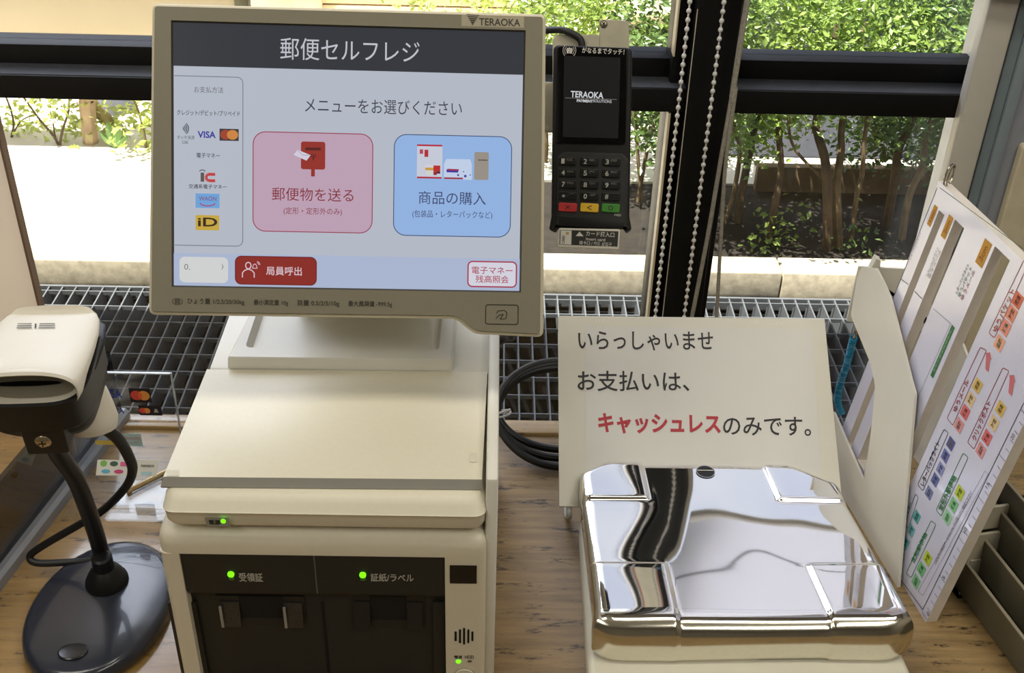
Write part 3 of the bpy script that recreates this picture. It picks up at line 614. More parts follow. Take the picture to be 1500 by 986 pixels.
# right strip: window, speaker, lights, button
kf = upright(YF)
a, b = kf.uv(659, 854), kf.uv(698.5, 828.5); m = MB().box(kf, a[0], b[0], a[1], b[1], -0.002, 0.0006, mat('sensor_black', (14, 14, 16), 0.2)); m.build('sensor_window', ks)
m = MB()
for x, y0, y1 in ((667.5, 925, 939), (673.8, 922, 942), (679.8, 920, 944), (686, 922, 942), (692, 925, 939)):
    a, b = kf.uv(x - 1.6, y1), kf.uv(x + 1.6, y0); m.prism(kf, rr((a[0] + b[0]) / 2, (a[1] + b[1]) / 2, b[0] - a[0], b[1] - a[1], 0.0009), -0.001, 0.0003, mat('slot_black', (4, 4, 4), 0.8))
m.build('speaker_grille', ks)
m = MB(); m.ptext(kf, '電源', 665.5, 960, 677, 964.8, 0.0003, inkd, 0.02); m.ptext(kf, 'HDD', 681, 960, 694, 964.8, 0.0003, inkd, 0.015); m.build('lettering', ks)
m = MB(); c = kf.uv(671.5, 969); m.prism(kf, ell(*c, 0.0024, 0.0024), -0.001, 0.0008, led_on, 0.0005); m.build('power_light', ks, label='glowing green power light')
m = MB(); c = kf.uv(688, 968.5); m.prism(kf, ell(*c, 0.0021, 0.0016), -0.001, 0.0006, mat('led_off', (92, 86, 72), 0.3), 0.0004); m.build('disk_light', ks)
m = MB(); c = kf.uv(680.5, 990); m.prism(kf, ell(*c, 0.0105, 0.0105), -0.001, 0.0006, mat('button_rim', (150, 144, 124), 0.5)); m.prism(kf, ell(*c, 0.0098, 0.0098), -0.001, 0.0014, cream, 0.0005); m.build('push_button', ks)
# power tag on the casing
cf = upright(YF - 0.0005); a, b = cf.uv(302, 769.5), cf.uv(337, 757); m = MB()
m.flat(cf, [(a[0] + .001, a[1]), (b[0], a[1]), (b[0] - .001, b[1]), (a[0], b[1])], 0.0012, mat('tag_grey', (150, 148, 136), 0.5)); m.ptext(cf, '電源', 306.5, 760, 323, 767, 0.0015, inkd, 0.02); tg = m.build('power_tag', ks)
c = cf.uv(327.5, 762); m = MB().prism(cf, ell(*c, 0.0021, 0.0024), 0.001, 0.002, led_on, 0.0006); m.build('power_light', tg, label='glowing green power light')

# ================================================================== MONITOR
bez = mat('bezel_olive', (124, 119, 101), 0.5, var=0.015, scale=200, bump=0.02)
shell = mat('monitor_shell', (212, 204, 180), 0.45, var=0.015)
MF = Fr((-0.127, 0.932, 1.213), (0.999, 0.032, -0.017), (-0.001, 0.493, 0.87))
mo = thing('touch_monitor', 'cream framed touch screen monitor showing a pink and a blue menu button', 'monitor', (-0.127, 0.98, 1.022))
outl = ccw([MF.uv(*p, 0.004) for p in ((222, 4), (800, 20), (796, 494.5), (694, 489.5), (668, 467.5), (217, 461.5))])
k0 = min(range(6), key=lambda i: (outl[i][0] + outl[i][1]))
outl = outl[k0:] + outl[:k0]
outr = round_poly(outl, [0.006 if abs(p[0]) > 0.1 and True else 0.006 for p in outl], 5)
SW, SH = 0.152, 0.114
m = MB(); m.prism(MF, outr, -0.034, 0.0032, shell, 0.0025); m.build('housing', mo)
# bezel face with the screen opening
inn = inset(outr, 0.0032)
def ring_face(m, fr, outer, x0, x1, y0, y1, w, mt, depth):
    bm = bmesh.new(); ov = [bm.verts.new(fr.P(u, v, w)) for u, v in outer]; iv = [bm.verts.new(fr.P(u, v, w)) for u, v in ((x0, y0), (x1, y0), (x1, y1), (x0, y1))]
    es = [bm.edges.new((q[i], q[(i + 1) % len(q)])) for q in (ov, iv) for i in range(len(q))]
    bmesh.ops.triangle_fill(bm, use_beauty=True, use_dissolve=False, edges=es, normal=Vector(fr.z)); bm.verts.index_update()
    m.add([tuple(v.co) for v in bm.verts], [[v.index for v in f.verts] for f in bm.faces], mt); bm.free()
m = MB(); ring_face(m, MF, inn, -SW, SW, -SH, SH, 0.0060, bez, 0)
m.loft([[MF.P(u, v, 0.003) for u, v in inn], [MF.P(u, v, 0.0060) for u, v in inn]], bez, False, False, False)
m.build('bezel', mo, label='olive beige front bezel')
m = MB()
for w0, w1, ins, mt in ((0.0038, 0.0033, 0, blackp), ):
    for a, b, q in (((-SW, -SH), (SW, -SH), (0, 1)), ((SW, -SH), (SW, SH), (-1, 0)), ((SW, SH), (-SW, SH), (0, -1)), ((-SW, SH), (-SW, -SH), (1, 0))):
        a = np.array(a); b = np.array(b); q = np.array(q) * 0.0016
        m.add([MF.P(*a, 0.0060), MF.P(*b, 0.0060), MF.P(*(b + q), 0.0036), MF.P(*(a + q), 0.0036)], [(0, 1, 2, 3)], mat('screen_edge', (62, 58, 48), 0.5))
m.build('screen_edge', mo)
inkB = ink('bezel_print', (48, 44, 34))
m = MB(); Z = 0.0063
bx = MF.box(676, 25, 767, 41.5); m.flat(MF, rr(bx[0][0], bx[0][1], bx[1], bx[2], 0.0005), 0.0061, mat('badge_foil', (164, 156, 134), 0.45))
T = [MF.uv(*p) for p in ((683, 23), (702, 24), (692, 39))]; top_l, top_r, tip = map(np.array, T)
for i in range(6):
    a0 = i / 6; a1 = a0 + (0.07 + 0.016 * i); L = lambda t, s: tuple((top_l if s == 0 else top_r) * (1 - t) + tip * t)
    m.flat(MF, [L(a0, 0), L(a0, 1), L(min(1, a1), 1), L(min(1, a1), 0)], Z, inkB)
tri_o = [tuple(top_l), tuple(top_r), tuple(tip)]
m.ptext(MF, 'TERAOKA', 701.5, 29.3, 761.5, 40, Z, inkB, 0.012)
m.build('badge', mo, label='dark maker badge in the top right corner of the bezel')
m = MB()
for body, x0, x1, y in (('ひょう量 1/2.5/20/30kg', 277, 360, 442), ('最小測定量 10g', 373.5, 423.5, 443.3), ('目量 0.5/2/5/10g', 437.5, 498, 444.3), ('最大風袋量 -999.5g', 511, 575, 445.3)):
    m.ptext(MF, body, x0, y - 4.8, x1, y + 4.6, Z, inkB, 0.01)
c, w, h = MF.box(254.5, 436.5, 270, 446); m.ring(MF, ell(*c, w / 2, h / 2), 0.0004, Z, inkB); m.ptext(MF, '目', 259, 438, 265.5, 444.5, Z, inkB, 0.01)
m.build('printed_lettering', mo)
m = MB(); c, w, h = MF.box(710.5, 445.5, 759, 475); q = rr(*c, w, h, 0.0025); m.ring(MF, q, 0.0008, Z, inkB)
P = [MF.uv(*p) for p in ((726, 466), (731, 461), (737, 460), (734, 464), (732, 467), (741, 466), (742, 457), (738, 454), (729, 455), (727, 459))]
m.poly(MF, P[:5], 0.0007, Z, inkB); m.poly(MF, P[4:], 0.0007, Z, inkB); m.build('card_touch_mark', mo)
# stand column
m = MB(); m.loft([[WFR.P(x, y, z) for x, y in ((-0.20, 1.045 - .03), (-0.06, 1.045 - .03), (-0.06, 1.045), (-0.20, 1.045))] for z in (1.006, 1.16)], shell, smooth=False); m.build('stand_column', mo)
m = MB(); m.box(MF, -0.09, 0.07, -0.09, 0.08, -0.09, -0.034, shell, 0.006); m.build('rear_cover', mo)

# ---- what the screen shows
S0, S1, S2 = 0.0040, 0.0043, 0.0046
scr = MB()
c, w, h = MF.box(252, 32, 769, 103)
scr.flat(MF, [(-SW, -SH), (SW, -SH), (SW, SH), (-SW, SH)], 0.0036, lit('screen_white', (178, 184, 196)))
hb = MF.uv(510, 104)[1]; fb = MF.uv(510, 375)[1]
scr.flat(MF, [(-SW, hb), (SW, hb), (SW, SH), (-SW, SH)], S0, lit('screen_header', (50, 53, 59)))
scr.flat(MF, [(-SW, -SH), (SW, -SH), (SW, fb), (-SW, fb)], S0, lit('screen_footer', (168, 180, 206)))
screen = scr.build('screen', mo, label='lit touch screen')
m = MB(); m.ptext(MF, '郵便セルフレジ', 412, 59, 615, 91, S1, lit('screen_title', (190, 192, 200)), 0.0); m.build('lettering', screen)
dk = lit('screen_ink', (60, 60, 72)); gk = lit('screen_ink_grey', (98, 98, 108))
m = MB(); m.ptext(MF, 'メニューをお選びください', 448, 147, 677, 168, S1, dk); m.build('lettering', screen)
# left payment panel
m = MB(); a = MF.uv(256, 359)[1]; b = MF.uv(300, 113)[1]; xr_ = MF.uv(357, 230)[0]
q = [(-SW, b)] + [(xr_ - 0.005 + 0.005 * math.cos(t), b - 0.005 + 0.005 * math.sin(t)) for t in np.linspace(math.pi / 2, 0, 6)] + [(xr_ - 0.005 + 0.005 * math.cos(t), a + 0.005 + 0.005 * math.sin(t)) for t in np.linspace(0, -math.pi / 2, 6)] + [(-SW, a)]
m.poly(MF, q, 0.0007, S1, lit('screen_line', (120, 122, 130)))
m.ptext(MF, 'お支払方法', 286, 128, 328.5, 137, S1, gk); m.ptext(MF, 'クレジット/デビット/プリペイド', 261, 162.5, 353, 170.5, S1, dk, 0.01)
for i, (rx) in enumerate((2.5, 4.8, 7.2, 9.6)):
    c = MF.uv(268, 189); k = 0.000598; m.poly(MF, ell(*c, rx * k, rx * k * 1.0, 8, -50, 50), 0.0008, S1, dk)
m.ptext(MF, 'タッチ決済', 261, 199, 286.5, 205, S1, gk, 0.01); m.ptext(MF, 'OK', 268.5, 207, 278, 211.5, S1, gk, 0.01)
m.ptext(MF, 'VISA', 291, 193, 317.5, 203, S1, lit('visa_blue', (58, 60, 150)), 0.03)
c, w, h = MF.box(323, 189.5, 351, 207); m.flat(MF, rr(*c, w, h, 0.0003), S1, lit('card_dark', (62, 56, 58)))
k = 0.000598
m.flat(MF, ell(c[0] - 4.6 * k, c[1], 8 * k, 7 * k), S2, lit('card_red', (158, 66, 48))); m.flat(MF, ell(c[0] + 5 * k, c[1], 8 * k, 7 * k), S2 + .0001, lit('card_orange', (200, 132, 66)))
m.ptext(MF, '電子マネー', 289.5, 225, 323.5, 232, S1, dk, 0.01)
a = MF.uv(298, 260); m.flat(MF, rr(a[0], a[1], 5 * k, 13 * k, 0), S1, lit('ic_grey', (92, 84, 80)))
c = MF.uv(308.5, 260.5); rd = lit('ic_red', (190, 62, 60))
m.poly(MF, [(c[0] + 8 * k, c[1] + 4.6 * k), (c[0] - 1 * k, c[1] + 4.6 * k)] + ell(c[0] - 0.5 * k, c[1], 4.6 * k, 4.6 * k, 8, 90, 270) + [(c[0] + 8 * k, c[1] - 4.6 * k)], 4.2 * k, S1, rd)
m.poly(MF, ell(MF.uv(298, 251)[0], MF.uv(298, 251)[1] - .001, 4.4 * k, 3.2 * k, 8, 20, 160), 0.0007, S1, dk)
m.ptext(MF, '交通系電子マネー', 278, 270.5, 333.5, 277, S1, dk, 0.012)
c, w, h = MF.box(288, 284, 323, 305); m.flat(MF, rr(*c, w, h, 0), S1, lit('waon_blue', (108, 160, 214))); m.ptext(MF, 'WAON', 293, 288, 318.5, 294.5, S2, lit('waon_ink', (128, 84, 128)), 0.01)
m.poly(MF, ell(c[0], c[1] - 2.5 * k, 11 * k, 5 * k, 10, 190, 350), 0.0009, S2, lit('waon_red', (170, 60, 96)))
c, w, h = MF.box(288, 315.5, 322.5, 337.5); m.flat(MF, rr(*c, w, h, 0.0008), S1, lit('id_gold', (196, 164, 66))); m.ptext(MF, 'iD', 291.5, 319, 320, 332, S2, lit('id_ink', (56, 42, 28)), 0.02)
m.build('payment_panel', screen)
def button(name, x0, y0, x1, y1, r, fill, edge, lw):
    m = MB(); c, w, h = MF.box(x0, y0, x1, y1); q = rr(*c, w, h, r, 8); m.flat(MF, q, S0 + .0001, lit(name + '_fill', fill))
    if edge: m.ring(MF, q, lw, S1, lit(name + '_edge', edge))
    return m, c
# pink button
m, c = button('pink', 371.5, 195, 547, 341, 0.011, (186, 158, 178), (150, 62, 84), 0.0008)
a = MF.uv(459.5, 228.5); red = lit('post_red', (146, 50, 42)); dkr = lit('post_slot', (84, 36, 34))
m.flat(MF, rr(a[0], a[1], 35 * k, 40 * k, 0.002), S1, red); a2 = MF.uv(459.3, 253); m.flat(MF, rr(a2[0], a2[1], 5.5 * k, 12 * k, 0.0008), S1, red)
m.flat(MF, rr(a[0], a[1] + 9.5 * k, 22 * k, 4 * k, 0), S2, dkr); m.flat(MF, rr(a[0] + .5 * k, a[1] + 1 * k, 8 * k, 1.2 * k, 0), S2, dkr); m.flat(MF, rr(a[0] + .5 * k, a[1] - 1.5 * k, 9 * k, 1.2 * k, 0), S2, dkr); m.flat(MF, rr(a[0] + .5 * k, a[1] - 4 * k, 1.6 * k, 6 * k, 0), S2, dkr)
e = np.array(MF.uv(443.5, 228)); pts = [np.array(p) for p in ((-10, 5.5), (9, 7), (12, 0), (12, 0))]
q = [MF.uv(*p) for p in ((437, 220), (456, 228), (450, 236), (431, 227.5))]; m.flat(MF, q, S2 + .0001, lit('envelope', (206, 200, 216))); m.poly(MF, [MF.uv(*p) for p in ((437, 221), (444.5, 228), (455, 228))], 0.0004, S2 + .0002, lit('envelope_line', (150, 140, 160)))
pk = lit('pink_ink', (130, 42, 52)); m.ptext(MF, '郵便物を送る', 399.5, 276, 518.5, 295, S1, pk); m.ptext(MF, '(定形・定形外のみ)', 416.5, 304.5, 501.5, 316, S1, pk); m.build('menu_button', screen, label='pink send mail button with a red post box')
# blue button
m, c = button('blue', 577, 199, 749, 347, 0.011, (144, 176, 222), (54, 70, 106), 0.0007)
def rect(x0, y0, x1, y1, col, w=S1): cc, ww, hh = MF.box(x0, y0, x1, y1); m.flat(MF, rr(*cc, ww, hh, 0), w, lit('pic_%02x%02x%02x' % col, col))
W2 = S2; W3 = S2 + .0002
rect(611, 212.5, 648, 262, (196, 200, 214)); rect(611, 212.5, 648, 215, (176, 44, 60), W2); rect(611, 259.5, 647, 262, (176, 44, 60), W2); rect(615, 219.5, 620, 226, (176, 70, 90), W2); rect(622, 220, 627.5, 230.5, (176, 44, 50), W2); rect(622.5, 242, 645, 247, (206, 206, 214), W2); rect(623, 246, 635, 250, (200, 150, 60), W2); rect(635, 243, 645, 252, (182, 46, 46), W3); rect(635, 252, 640, 257, (150, 40, 50), W3); rect(625, 251, 634, 257, (206, 208, 196), W2); rect(640, 252, 645, 255, (60, 50, 60), W3)
m.flat(MF, [MF.uv(*p) for p in ((650, 263), (650.5, 240), (654, 233.5), (688.5, 234), (691, 240.5), (691, 264))], S1, lit('pic_white', (190, 204, 228)))
m.flat(MF, [MF.uv(*p) for p in ((654, 249), (656, 248), (672, 248.5), (671, 252), (654, 251.5))], W2, lit('pic_blue', (54, 50, 160))); m.flat(MF, [MF.uv(*p) for p in ((655.5, 247.8), (672.5, 248.5), (671.5, 251)  , (655, 250.5))], W3, lit('pic_red', (150, 50, 80)))
m.flat(MF, [MF.uv(*p) for p in ((654.5, 251.3), (671, 251.8), (671, 253.4), (654, 252.9))], W3, lit('pic_blue', (54, 50, 160)))
for x, y, s in ((671, 257, 2.6), (681.5, 258.5, 3.4), (679, 252, 1.6), (688.5, 257, 1.6)): rect(x - s / 2, y - s / 2, x + s / 2, y + s / 2, (54, 56, 150), W2)
rect(650.5, 260.5, 678, 263, (150, 50, 66), W2)
cc, ww, hh = MF.box(694.5, 223.5, 715.5, 264); m.flat(MF, rr(*cc, ww, hh, 0.0014), S1, lit('kraft', (150, 142, 132))); rect(700, 234.3, 714, 236, (92, 84, 80), W2)
bk = lit('blue_ink', (58, 66, 104)); m.ptext(MF, '商品の購入', 613.5, 281, 711.5, 300, S1, bk); m.ptext(MF, '(包装品・レターパックなど)', 604.5, 309, 721, 321, S1, bk); m.build('menu_button', screen, label='blue buy goods button with envelope pictures')
# footer buttons
m, c = button('white', 264.5, 376.5, 335.5, 414, 0.0045, (206, 208, 208), None, 0)
gi = lit('code_ink', (120, 122, 124)); m.ptext(MF, '0.', 271.5, 386.5, 280, 395, S1, gi); m.ptext(MF, ')', 325.5, 386.5, 328.5, 395, S1, gi); m.build('number_field', screen)
m, c = button('red', 345.5, 375.5, 465, 417.5, 0.0055, (136, 44, 38), (112, 34, 34), 0.0008)
wh = lit('white_ink', (214, 190, 200)); m.ptext(MF, '局員呼出', 391, 390.5, 443, 403.5, S1, wh, 0.01)
a = MF.uv(365, 389); m.ring(MF, ell(*a, 4.6 * k, 5.4 * k), 1.5 * k, S1, wh); b = MF.uv(365, 400.5)
m.poly(MF, [(b[0] - 8.5 * k, b[1] - 6 * k), (b[0] - 8.5 * k, b[1] + 1 * k), (b[0] - 5 * k, b[1] + 4.6 * k), (b[0], b[1] + 6.4 * k), (b[0] + 5 * k, b[1] + 4.6 * k), (b[0] + 8.5 * k, b[1] + 1 * k), (b[0] + 8.5 * k, b[1] - 6 * k)], 1.5 * k, S1, wh)
g = MF.uv(374.5, 390.5); m.poly(MF, [(g[0] - 3.5 * k, g[1] - 2.5 * k), (g[0] - 2 * k, g[1] + 2.5 * k), (g[0], g[1] + 4 * k), (g[0] + 2 * k, g[1] + 2.5 * k), (g[0] + 3.5 * k, g[1] - 2.5 * k), (g[0] - 3.5 * k, g[1] - 2.5 * k)], 1.0 * k, S1, wh)
g2 = MF.uv(377, 388); m.poly(MF, ell(*g2, 3.2 * k, 3.2 * k, 5, 0, 80), 0.9 * k, S1, wh); m.poly(MF, ell(*g2, 5 * k, 5 * k, 5, 0, 80), 0.9 * k, S1, wh)
m.build('call_button', screen, label='red call staff button')
m, c = button('balance', 684.5, 382.5, 757, 421, 0.0045, (208, 208, 220), (164, 56, 78), 0.0012)
ri = lit('red_ink', (168, 62, 80)); m.ptext(MF, '電子マネー', 691, 391, 750.5, 401.5, S2, ri, 0.006); m.ptext(MF, '残高照会', 696.5, 403.5, 745, 414.5, S2, ri, 0.006); m.build('balance_button', screen, label='white balance button with a red outline')

# ================================================================== CARD TERMINAL
tb = mat('terminal_black', (15, 15, 15), 0.5, spec=0.3, var=0.05); tg_ = mat('terminal_grey', (42, 42, 40), 0.5, spec=0.3, var=0.05, scale=150)
p0 = dpt(868, 200, 1.14)
PF = facing(p0, (-0.10, -0.86, 0.50), (812, 66), (925, 71))
pt = thing('card_terminal', 'black card payment terminal with keypad mounted beside the monitor', 'card terminal', tuple(PF.P(0, -0.09, -0.03)))
U = PF.uv
body = [U(*p) for p in ((810.5, 70), (815, 65.5), (921, 69.5), (926, 75), (922, 318), (925.5, 336), (918, 341), (912, 332), (818, 330), (812, 340), (803.5, 336), (807, 318))]
m = MB(); m.prism(PF, round_poly(body, 0.0022, 3), -0.0345, 0.0, tb, 0.0025); m.build('case', pt)
m = MB(); q = [U(*p) for p in ((816.5, 68), (919.5, 71.5), (916, 212), (814.5, 210))]; m.prism(PF, round_poly(q, 0.003, 4), -0.001, 0.0016, mat('terminal_glass', (8, 8, 9), 0.1, spec=0.25), 0.0006)
tgx = m.build('screen', pt); G = 0.0019
wt = lit('terminal_white', (214, 216, 220), 0.9); wp = ink('terminal_print', (206, 204, 196))
m = MB(); qq = [U(*p) for p in ((826.5, 82), (909, 85), (905.5, 203), (824.5, 201))]; m.flat(PF, qq, 0.0017, lit('lcd_black', (18, 18, 18)))
m.ptext(PF, 'TERAOKA', 836, 134.5, 884, 144, G, wt, 0.02); a, b = U(828, 143.8), U(903.5, 146.2); m.line(PF, a, b, 0.0003, G, lit('lcd_line', (150, 140, 130)))
m.ptext(PF, 'PAYMENT', 845, 146.2, 868.5, 150.3, G, wt, 0.035); m.ptext(PF, 'SOLUTIONS', 868.8, 146.6, 896, 150.8, G, wt, 0.0); m.build('display', tgx)
m = MB(); m.ptext(PF, 'がなるまでタッチ！', 852.5, 70.8, 914.5, 79.6, G, wp, 0.006); m.ptext(PF, '音', 829.5, 70, 839, 79, G, wp, 0.02)
for c0, sg, a0 in ((829, -1, 130), (839.5, 1, -50)):
    for j, r_ in enumerate((3, 5.6, 8.2)):
        c = U(c0 + (4 if sg < 0 else -4), 74.5); kk = 0.00067; m.poly(PF, ell(*c, r_ * kk, r_ * kk * 1.2, 6, a0, a0 + 100), 0.0004, G, wp)
m.build('lettering', tgx)
q = [U(*p) for p in ((816, 330), (815.5, 232), (824, 222.5), (912, 225), (920.5, 234), (918.5, 332))]
m = MB(); m.prism(PF, round_poly(q, [0, 0.002, .003, .003, .002, 0], 4), -0.001, 0.0012, mat('terminal_dark_rim', (30, 30, 30), 0.4), 0.0006); q2 = inset(ccw(q), 0.0018); m.prism(PF, round_poly(q2, 0.003, 3), -0.001, 0.0016, tg_, 0.0004); kp = m.build('keypad', pt)
keym = mat('key_black', (17, 17, 17), 0.28, var=0.05); legend = ink('key_legend', (178, 176, 168))
cols = (831, 863.5, 895.5); rows = (237, 254, 271, 288); digits = '123456789*0#'; sub = ['OZ.', 'ABC', 'DEF', 'GHI', 'JKL', 'MNO', 'PRS', 'TUV', 'WXY', ",'\"", '-SP', '']
for r_ in range(4):
    for c_ in range(3):
        x = cols[c_] + (c_ - 1) * 0.0 - 0.25 * r_ * (c_ - 1); y = rows[r_] + 0.6 * (c_ - 1); cc, ww, hh = PF.box(x - 13.2, y - 6.2, x + 13.2, y + 6.2)
        m = MB(); m.prism(PF, rr(*cc, ww, hh, 0.0016), 0.001, 0.0036, keym, 0.0009); ch = digits[r_ * 3 + c_]
        hh_ = 7.2 if ch != '*' else 4.6
        m.ptext(PF, ch, x - 8.5, y - hh_ / 2, x - 3.6, y + hh_ / 2, 0.0038, legend, 0.012)
        if sub[r_ * 3 + c_]: m.ptext(PF, sub[r_ * 3 + c_], x - 0.5, y - 3.6, x + 8.5, y - 0.4, 0.0038, ink('key_sub', (112, 110, 106)), 0.01)
        m.build('key', kp)
for c_, (col, sy) in enumerate((((178, 44, 48), '×'), ((216, 176, 46), '<'), ((62, 130, 44), '○'))):
    x = cols[c_] - 0.9 * (c_ - 1); y = 304.5 + 0.6 * (c_ - 1); cc, ww, hh = PF.box(x - 13.4, y - 6.4, x + 13.4, y + 6.4)
    m = MB(); m.prism(PF, rr(*cc, ww, hh, 0.0014), 0.001, 0.0036, mat('key_%d' % c_, col, 0.35), 0.0009); kd = ink('key_mark', (40, 32, 22))
    if c_ == 0: m.line(PF, (cc[0] - .0022, cc[1] - .002), (cc[0] + .0022, cc[1] + .002), .0008, .0038, kd).line(PF, (cc[0] - .0022, cc[1] + .002), (cc[0] + .0022, cc[1] - .002), .0008, .0038, kd)
    if c_ == 1: m.poly(PF, [(cc[0] + .0022, cc[1] + .002), (cc[0] - .002, cc[1]), (cc[0] + .0022, cc[1] - .002)], .0008, .0038, kd)
    if c_ == 2: m.ring(PF, ell(*cc, .0024, .0024), .0008, .0038, kd)
    m.build('key', kp, label=('red cancel key', 'yellow back key', 'green enter key')[c_])
m = MB(); m.ptext(PF, 'P400', 900, 313.4, 909.5, 317, 0.0018, legend, 0.01); m.build('lettering', kp)
m = MB(); a, b = U(818, 331), U(914, 322); m.box(PF, a[0], b[0], a[1], b[1], 0.0, 0.0022, tb, 0.001); m.build('card_lip', pt)
m = MB(); m.text3(PF, 'カードの取り忘れにご注意ください', (926.5, 120), (923.5, 228), (930, 120), -0.002, wp, 0.01) if False else None
sf = Fr(PF.P(U(926, 150)[0] + 0.0004, 0, -0.012), -PF.y, -PF.z)
m.text(sf, 'カードの取り忘れにご注意', (-U(926, 165)[1], -0.001), 0.072, 0.0052, 0.0004, wp, 0.012); m.build('side_lettering', pt)
m = MB(); q = [U(*p) for p in ((818.5, 334), (908.5, 336), (906.5, 366), (817, 362.5))]; m.prism(PF, round_poly(q, 0.002, 3), -0.012, 0.003, mat('sign_white', (200, 196, 182), 0.5), 0.001); ch = m.build('card_slot', pt, label='white framed card slot with a black sign')
m = MB(); q = [U(*p) for p in ((820.5, 337), (906, 339), (904.5, 361.5), (819.5, 358.5))]; m.flat(PF, q, 0.0032, ink('sign_black', (36, 35, 32)))
q = [U(*p) for p in ((821.5, 337.6), (837.5, 338), (837, 358.6), (820.8, 358))]; m.flat(PF, q, 0.0034, wp); q = [U(*p) for p in ((829, 340), (833.5, 340), (833.5, 344), (829, 344))]; m.flat(PF, q, 0.0036, ink('chip_gold', (176, 150, 92)))
m.text(PF, 'CARD', U(825.5, 351), 0.008, 0.0028, 0.0036, ink('sign_black', (36, 35, 32)), 0.02, rot=math.pi / 2)
m.flat(PF, [U(*p) for p in ((843.5, 346), (849, 339.5), (855, 346.3))], 0.0034, wp); m.ptext(PF, 'カード挿入口', 858.5, 339.5, 900, 346.8, 0.0034, wp, 0.01); m.ptext(PF, 'Insert card', 858.5, 348.6, 886.5, 353, 0.0034, wp, 0.006); m.ptext(PF, '插卡口 / 카드 삽입구', 848.5, 354, 896, 359.6, 0.0034, wp, 0.006); m.build('sign_face', ch)
br = thing('mounting_bracket', 'bare metal bracket plate with a screw behind the card terminal', 'bracket', tuple(PF.P(0, 0.08, -0.03)))
brm = mat('brushed_bracket', (168, 162, 144), 0.4, metal=0.35, var=0.05, scale=120)
UB = lambda x, y: PF.uv(x, y, -0.034)
m = MB(); m.prism(PF, round_poly([UB(*p) for p in ((877.5, 28), (921.5, 30.5), (921.5, 140), (877.5, 140))], [.003, .003, .001, .001], 4), -0.038, -0.034, brm, 0.0006); pl = m.build('plate', br)
m = MB(); m.prism(PF, round_poly([UB(*p) for p in ((809.5, 58), (815, 50.5), (878, 51), (878, 140), (809.5, 140))], .002, 3), -0.036, -0.0325, brm, 0.0006); m.build('lower_tab', br)
m = MB(); a = UB(846, 150); m.box(PF, a[0] - 0.16, a[0] + 0.02, a[1] - 0.03, a[1] + 0.02, -0.052, -0.038, brm, 0.002); m.build('arm', br)
pa_ = PF.P(a[0] - 0.15, a[1] - .005, -0.045); m = MB(); m.tube([np.array((pa_[0], pa_[1], 1.0)), pa_], 0.009, brm, 14); m.build('post', br)
sv = U(866, 343)[1]; m = MB(); m.box(PF, -.022, .022, sv, sv + .003, -.036, -.013, brm, .0006).box(PF, -.012, .012, sv, 0.0, -.0375, -.0348, brm); m.build('shelf', br)
c = UB(884.3, 35.5); m = MB(); s_ = PF.shift(c[0], c[1], -0.034); m.lathe(s_, [(0.0035, 0), (0.0035, 0.0008), (0.0026, 0.0016), (0.0005, 0.0018)], mat('screw_steel', (150, 142, 120), 0.3, metal=0.8), 16)
m.line(s_, (-.0016, -.0016), (.0016, .0016), .0009, .0019, blackp).line(s_, (-.0016, .0016), (.0016, -.0016), .0009, .0019, blackp).ring(s_, ell(0, 0, .0037, .0037), .0006, .0009, blackp); m.build('screw', br)
m = MB(); m.tube(smooth_path([PF.P(*PF.uv(x, y, w), w) for x, y, w in ((770, 48, -0.06), (800, 44.5, -0.045), (822, 44, -0.03), (838, 49, -0.026), (850, 58, -0.026), (853, 70, -0.027))], 6), 0.0036, mat('cable_black', (20, 20, 20), 0.5), 10)
m.build('cable', label='thick black cable arching from the monitor into the card terminal', cat='cable')
# ================================================================== LEFT SIDE: scanner, acrylic stand, partitions
rub = mat('scanner_black', (24, 24, 24), 0.42, spec=0.35, var=0.06); scw = mat('scanner_white', (216, 210, 196), 0.42, var=0.015)
nvy = mat('stand_base_plastic', (44, 48, 60), 0.24, var=0.05, coat=0.5)
EC = np.array((-0.390, 0.8255)); ax = nrm((0.0869, 0.9962)); ay = np.array((ax[1], -ax[0])) ; ra, rb = 0.095, 0.0696
# semi axes: long one runs across
BF = Fr((EC[0], EC[1], ZC), (ay[0] * 1.0, ay[1] * 1.0, 0), (ax[0], ax[1], 0))
scn = thing('barcode_scanner_stand', 'black gooseneck barcode scanner stand on an oval base beside the kiosk', 'scanner stand', (EC[0], EC[1], ZC))
def eo(s, z): return [BF.P(rb * s * math.cos(t), ra * s * math.sin(t), z) for t in np.linspace(0, 2 * math.pi, 48, endpoint=False)]
m = MB(); m.loft([eo(0.97, 0.001), eo(1.0, 0.004), eo(1.0, 0.010), eo(0.985, 0.0155), eo(0.95, 0.0185), eo(0.90, 0.020), eo(0.5, 0.0215)], nvy); m.build('base', scn)
zb = ZC + 0.0215
c = gp(107, 956, zb - 0.001); of = Fr(c, (1, 0.12, 0), (-0.12, 1, 0)); m = MB(); m.loft([[of.P(0.014 * s * math.cos(t), 0.0105 * s * math.sin(t), z) for t in np.linspace(0, 2 * math.pi, 24, endpoint=False)] for s, z in ((1, 0), (1.0, .002), (.9, .0028), (.7, .0022))], mat('base_badge', (38, 38, 42), 0.25)); m.build('oval_badge', scn)
nb_ = gp(157, 852, zb)
nf_ = Fr(nb_, (1, 0, 0), (0, 1, 0)); m = MB(); m.lathe(nf_, [(0.0215, 0), (0.021, 0.004), (0.016, 0.014), (0.0105, 0.020), (0.0103, 0.034), (0.008, 0.036)], rub); m.build('collar', scn)
hd = dpt(53, 520, 0.95)                         # centre of the scanner head
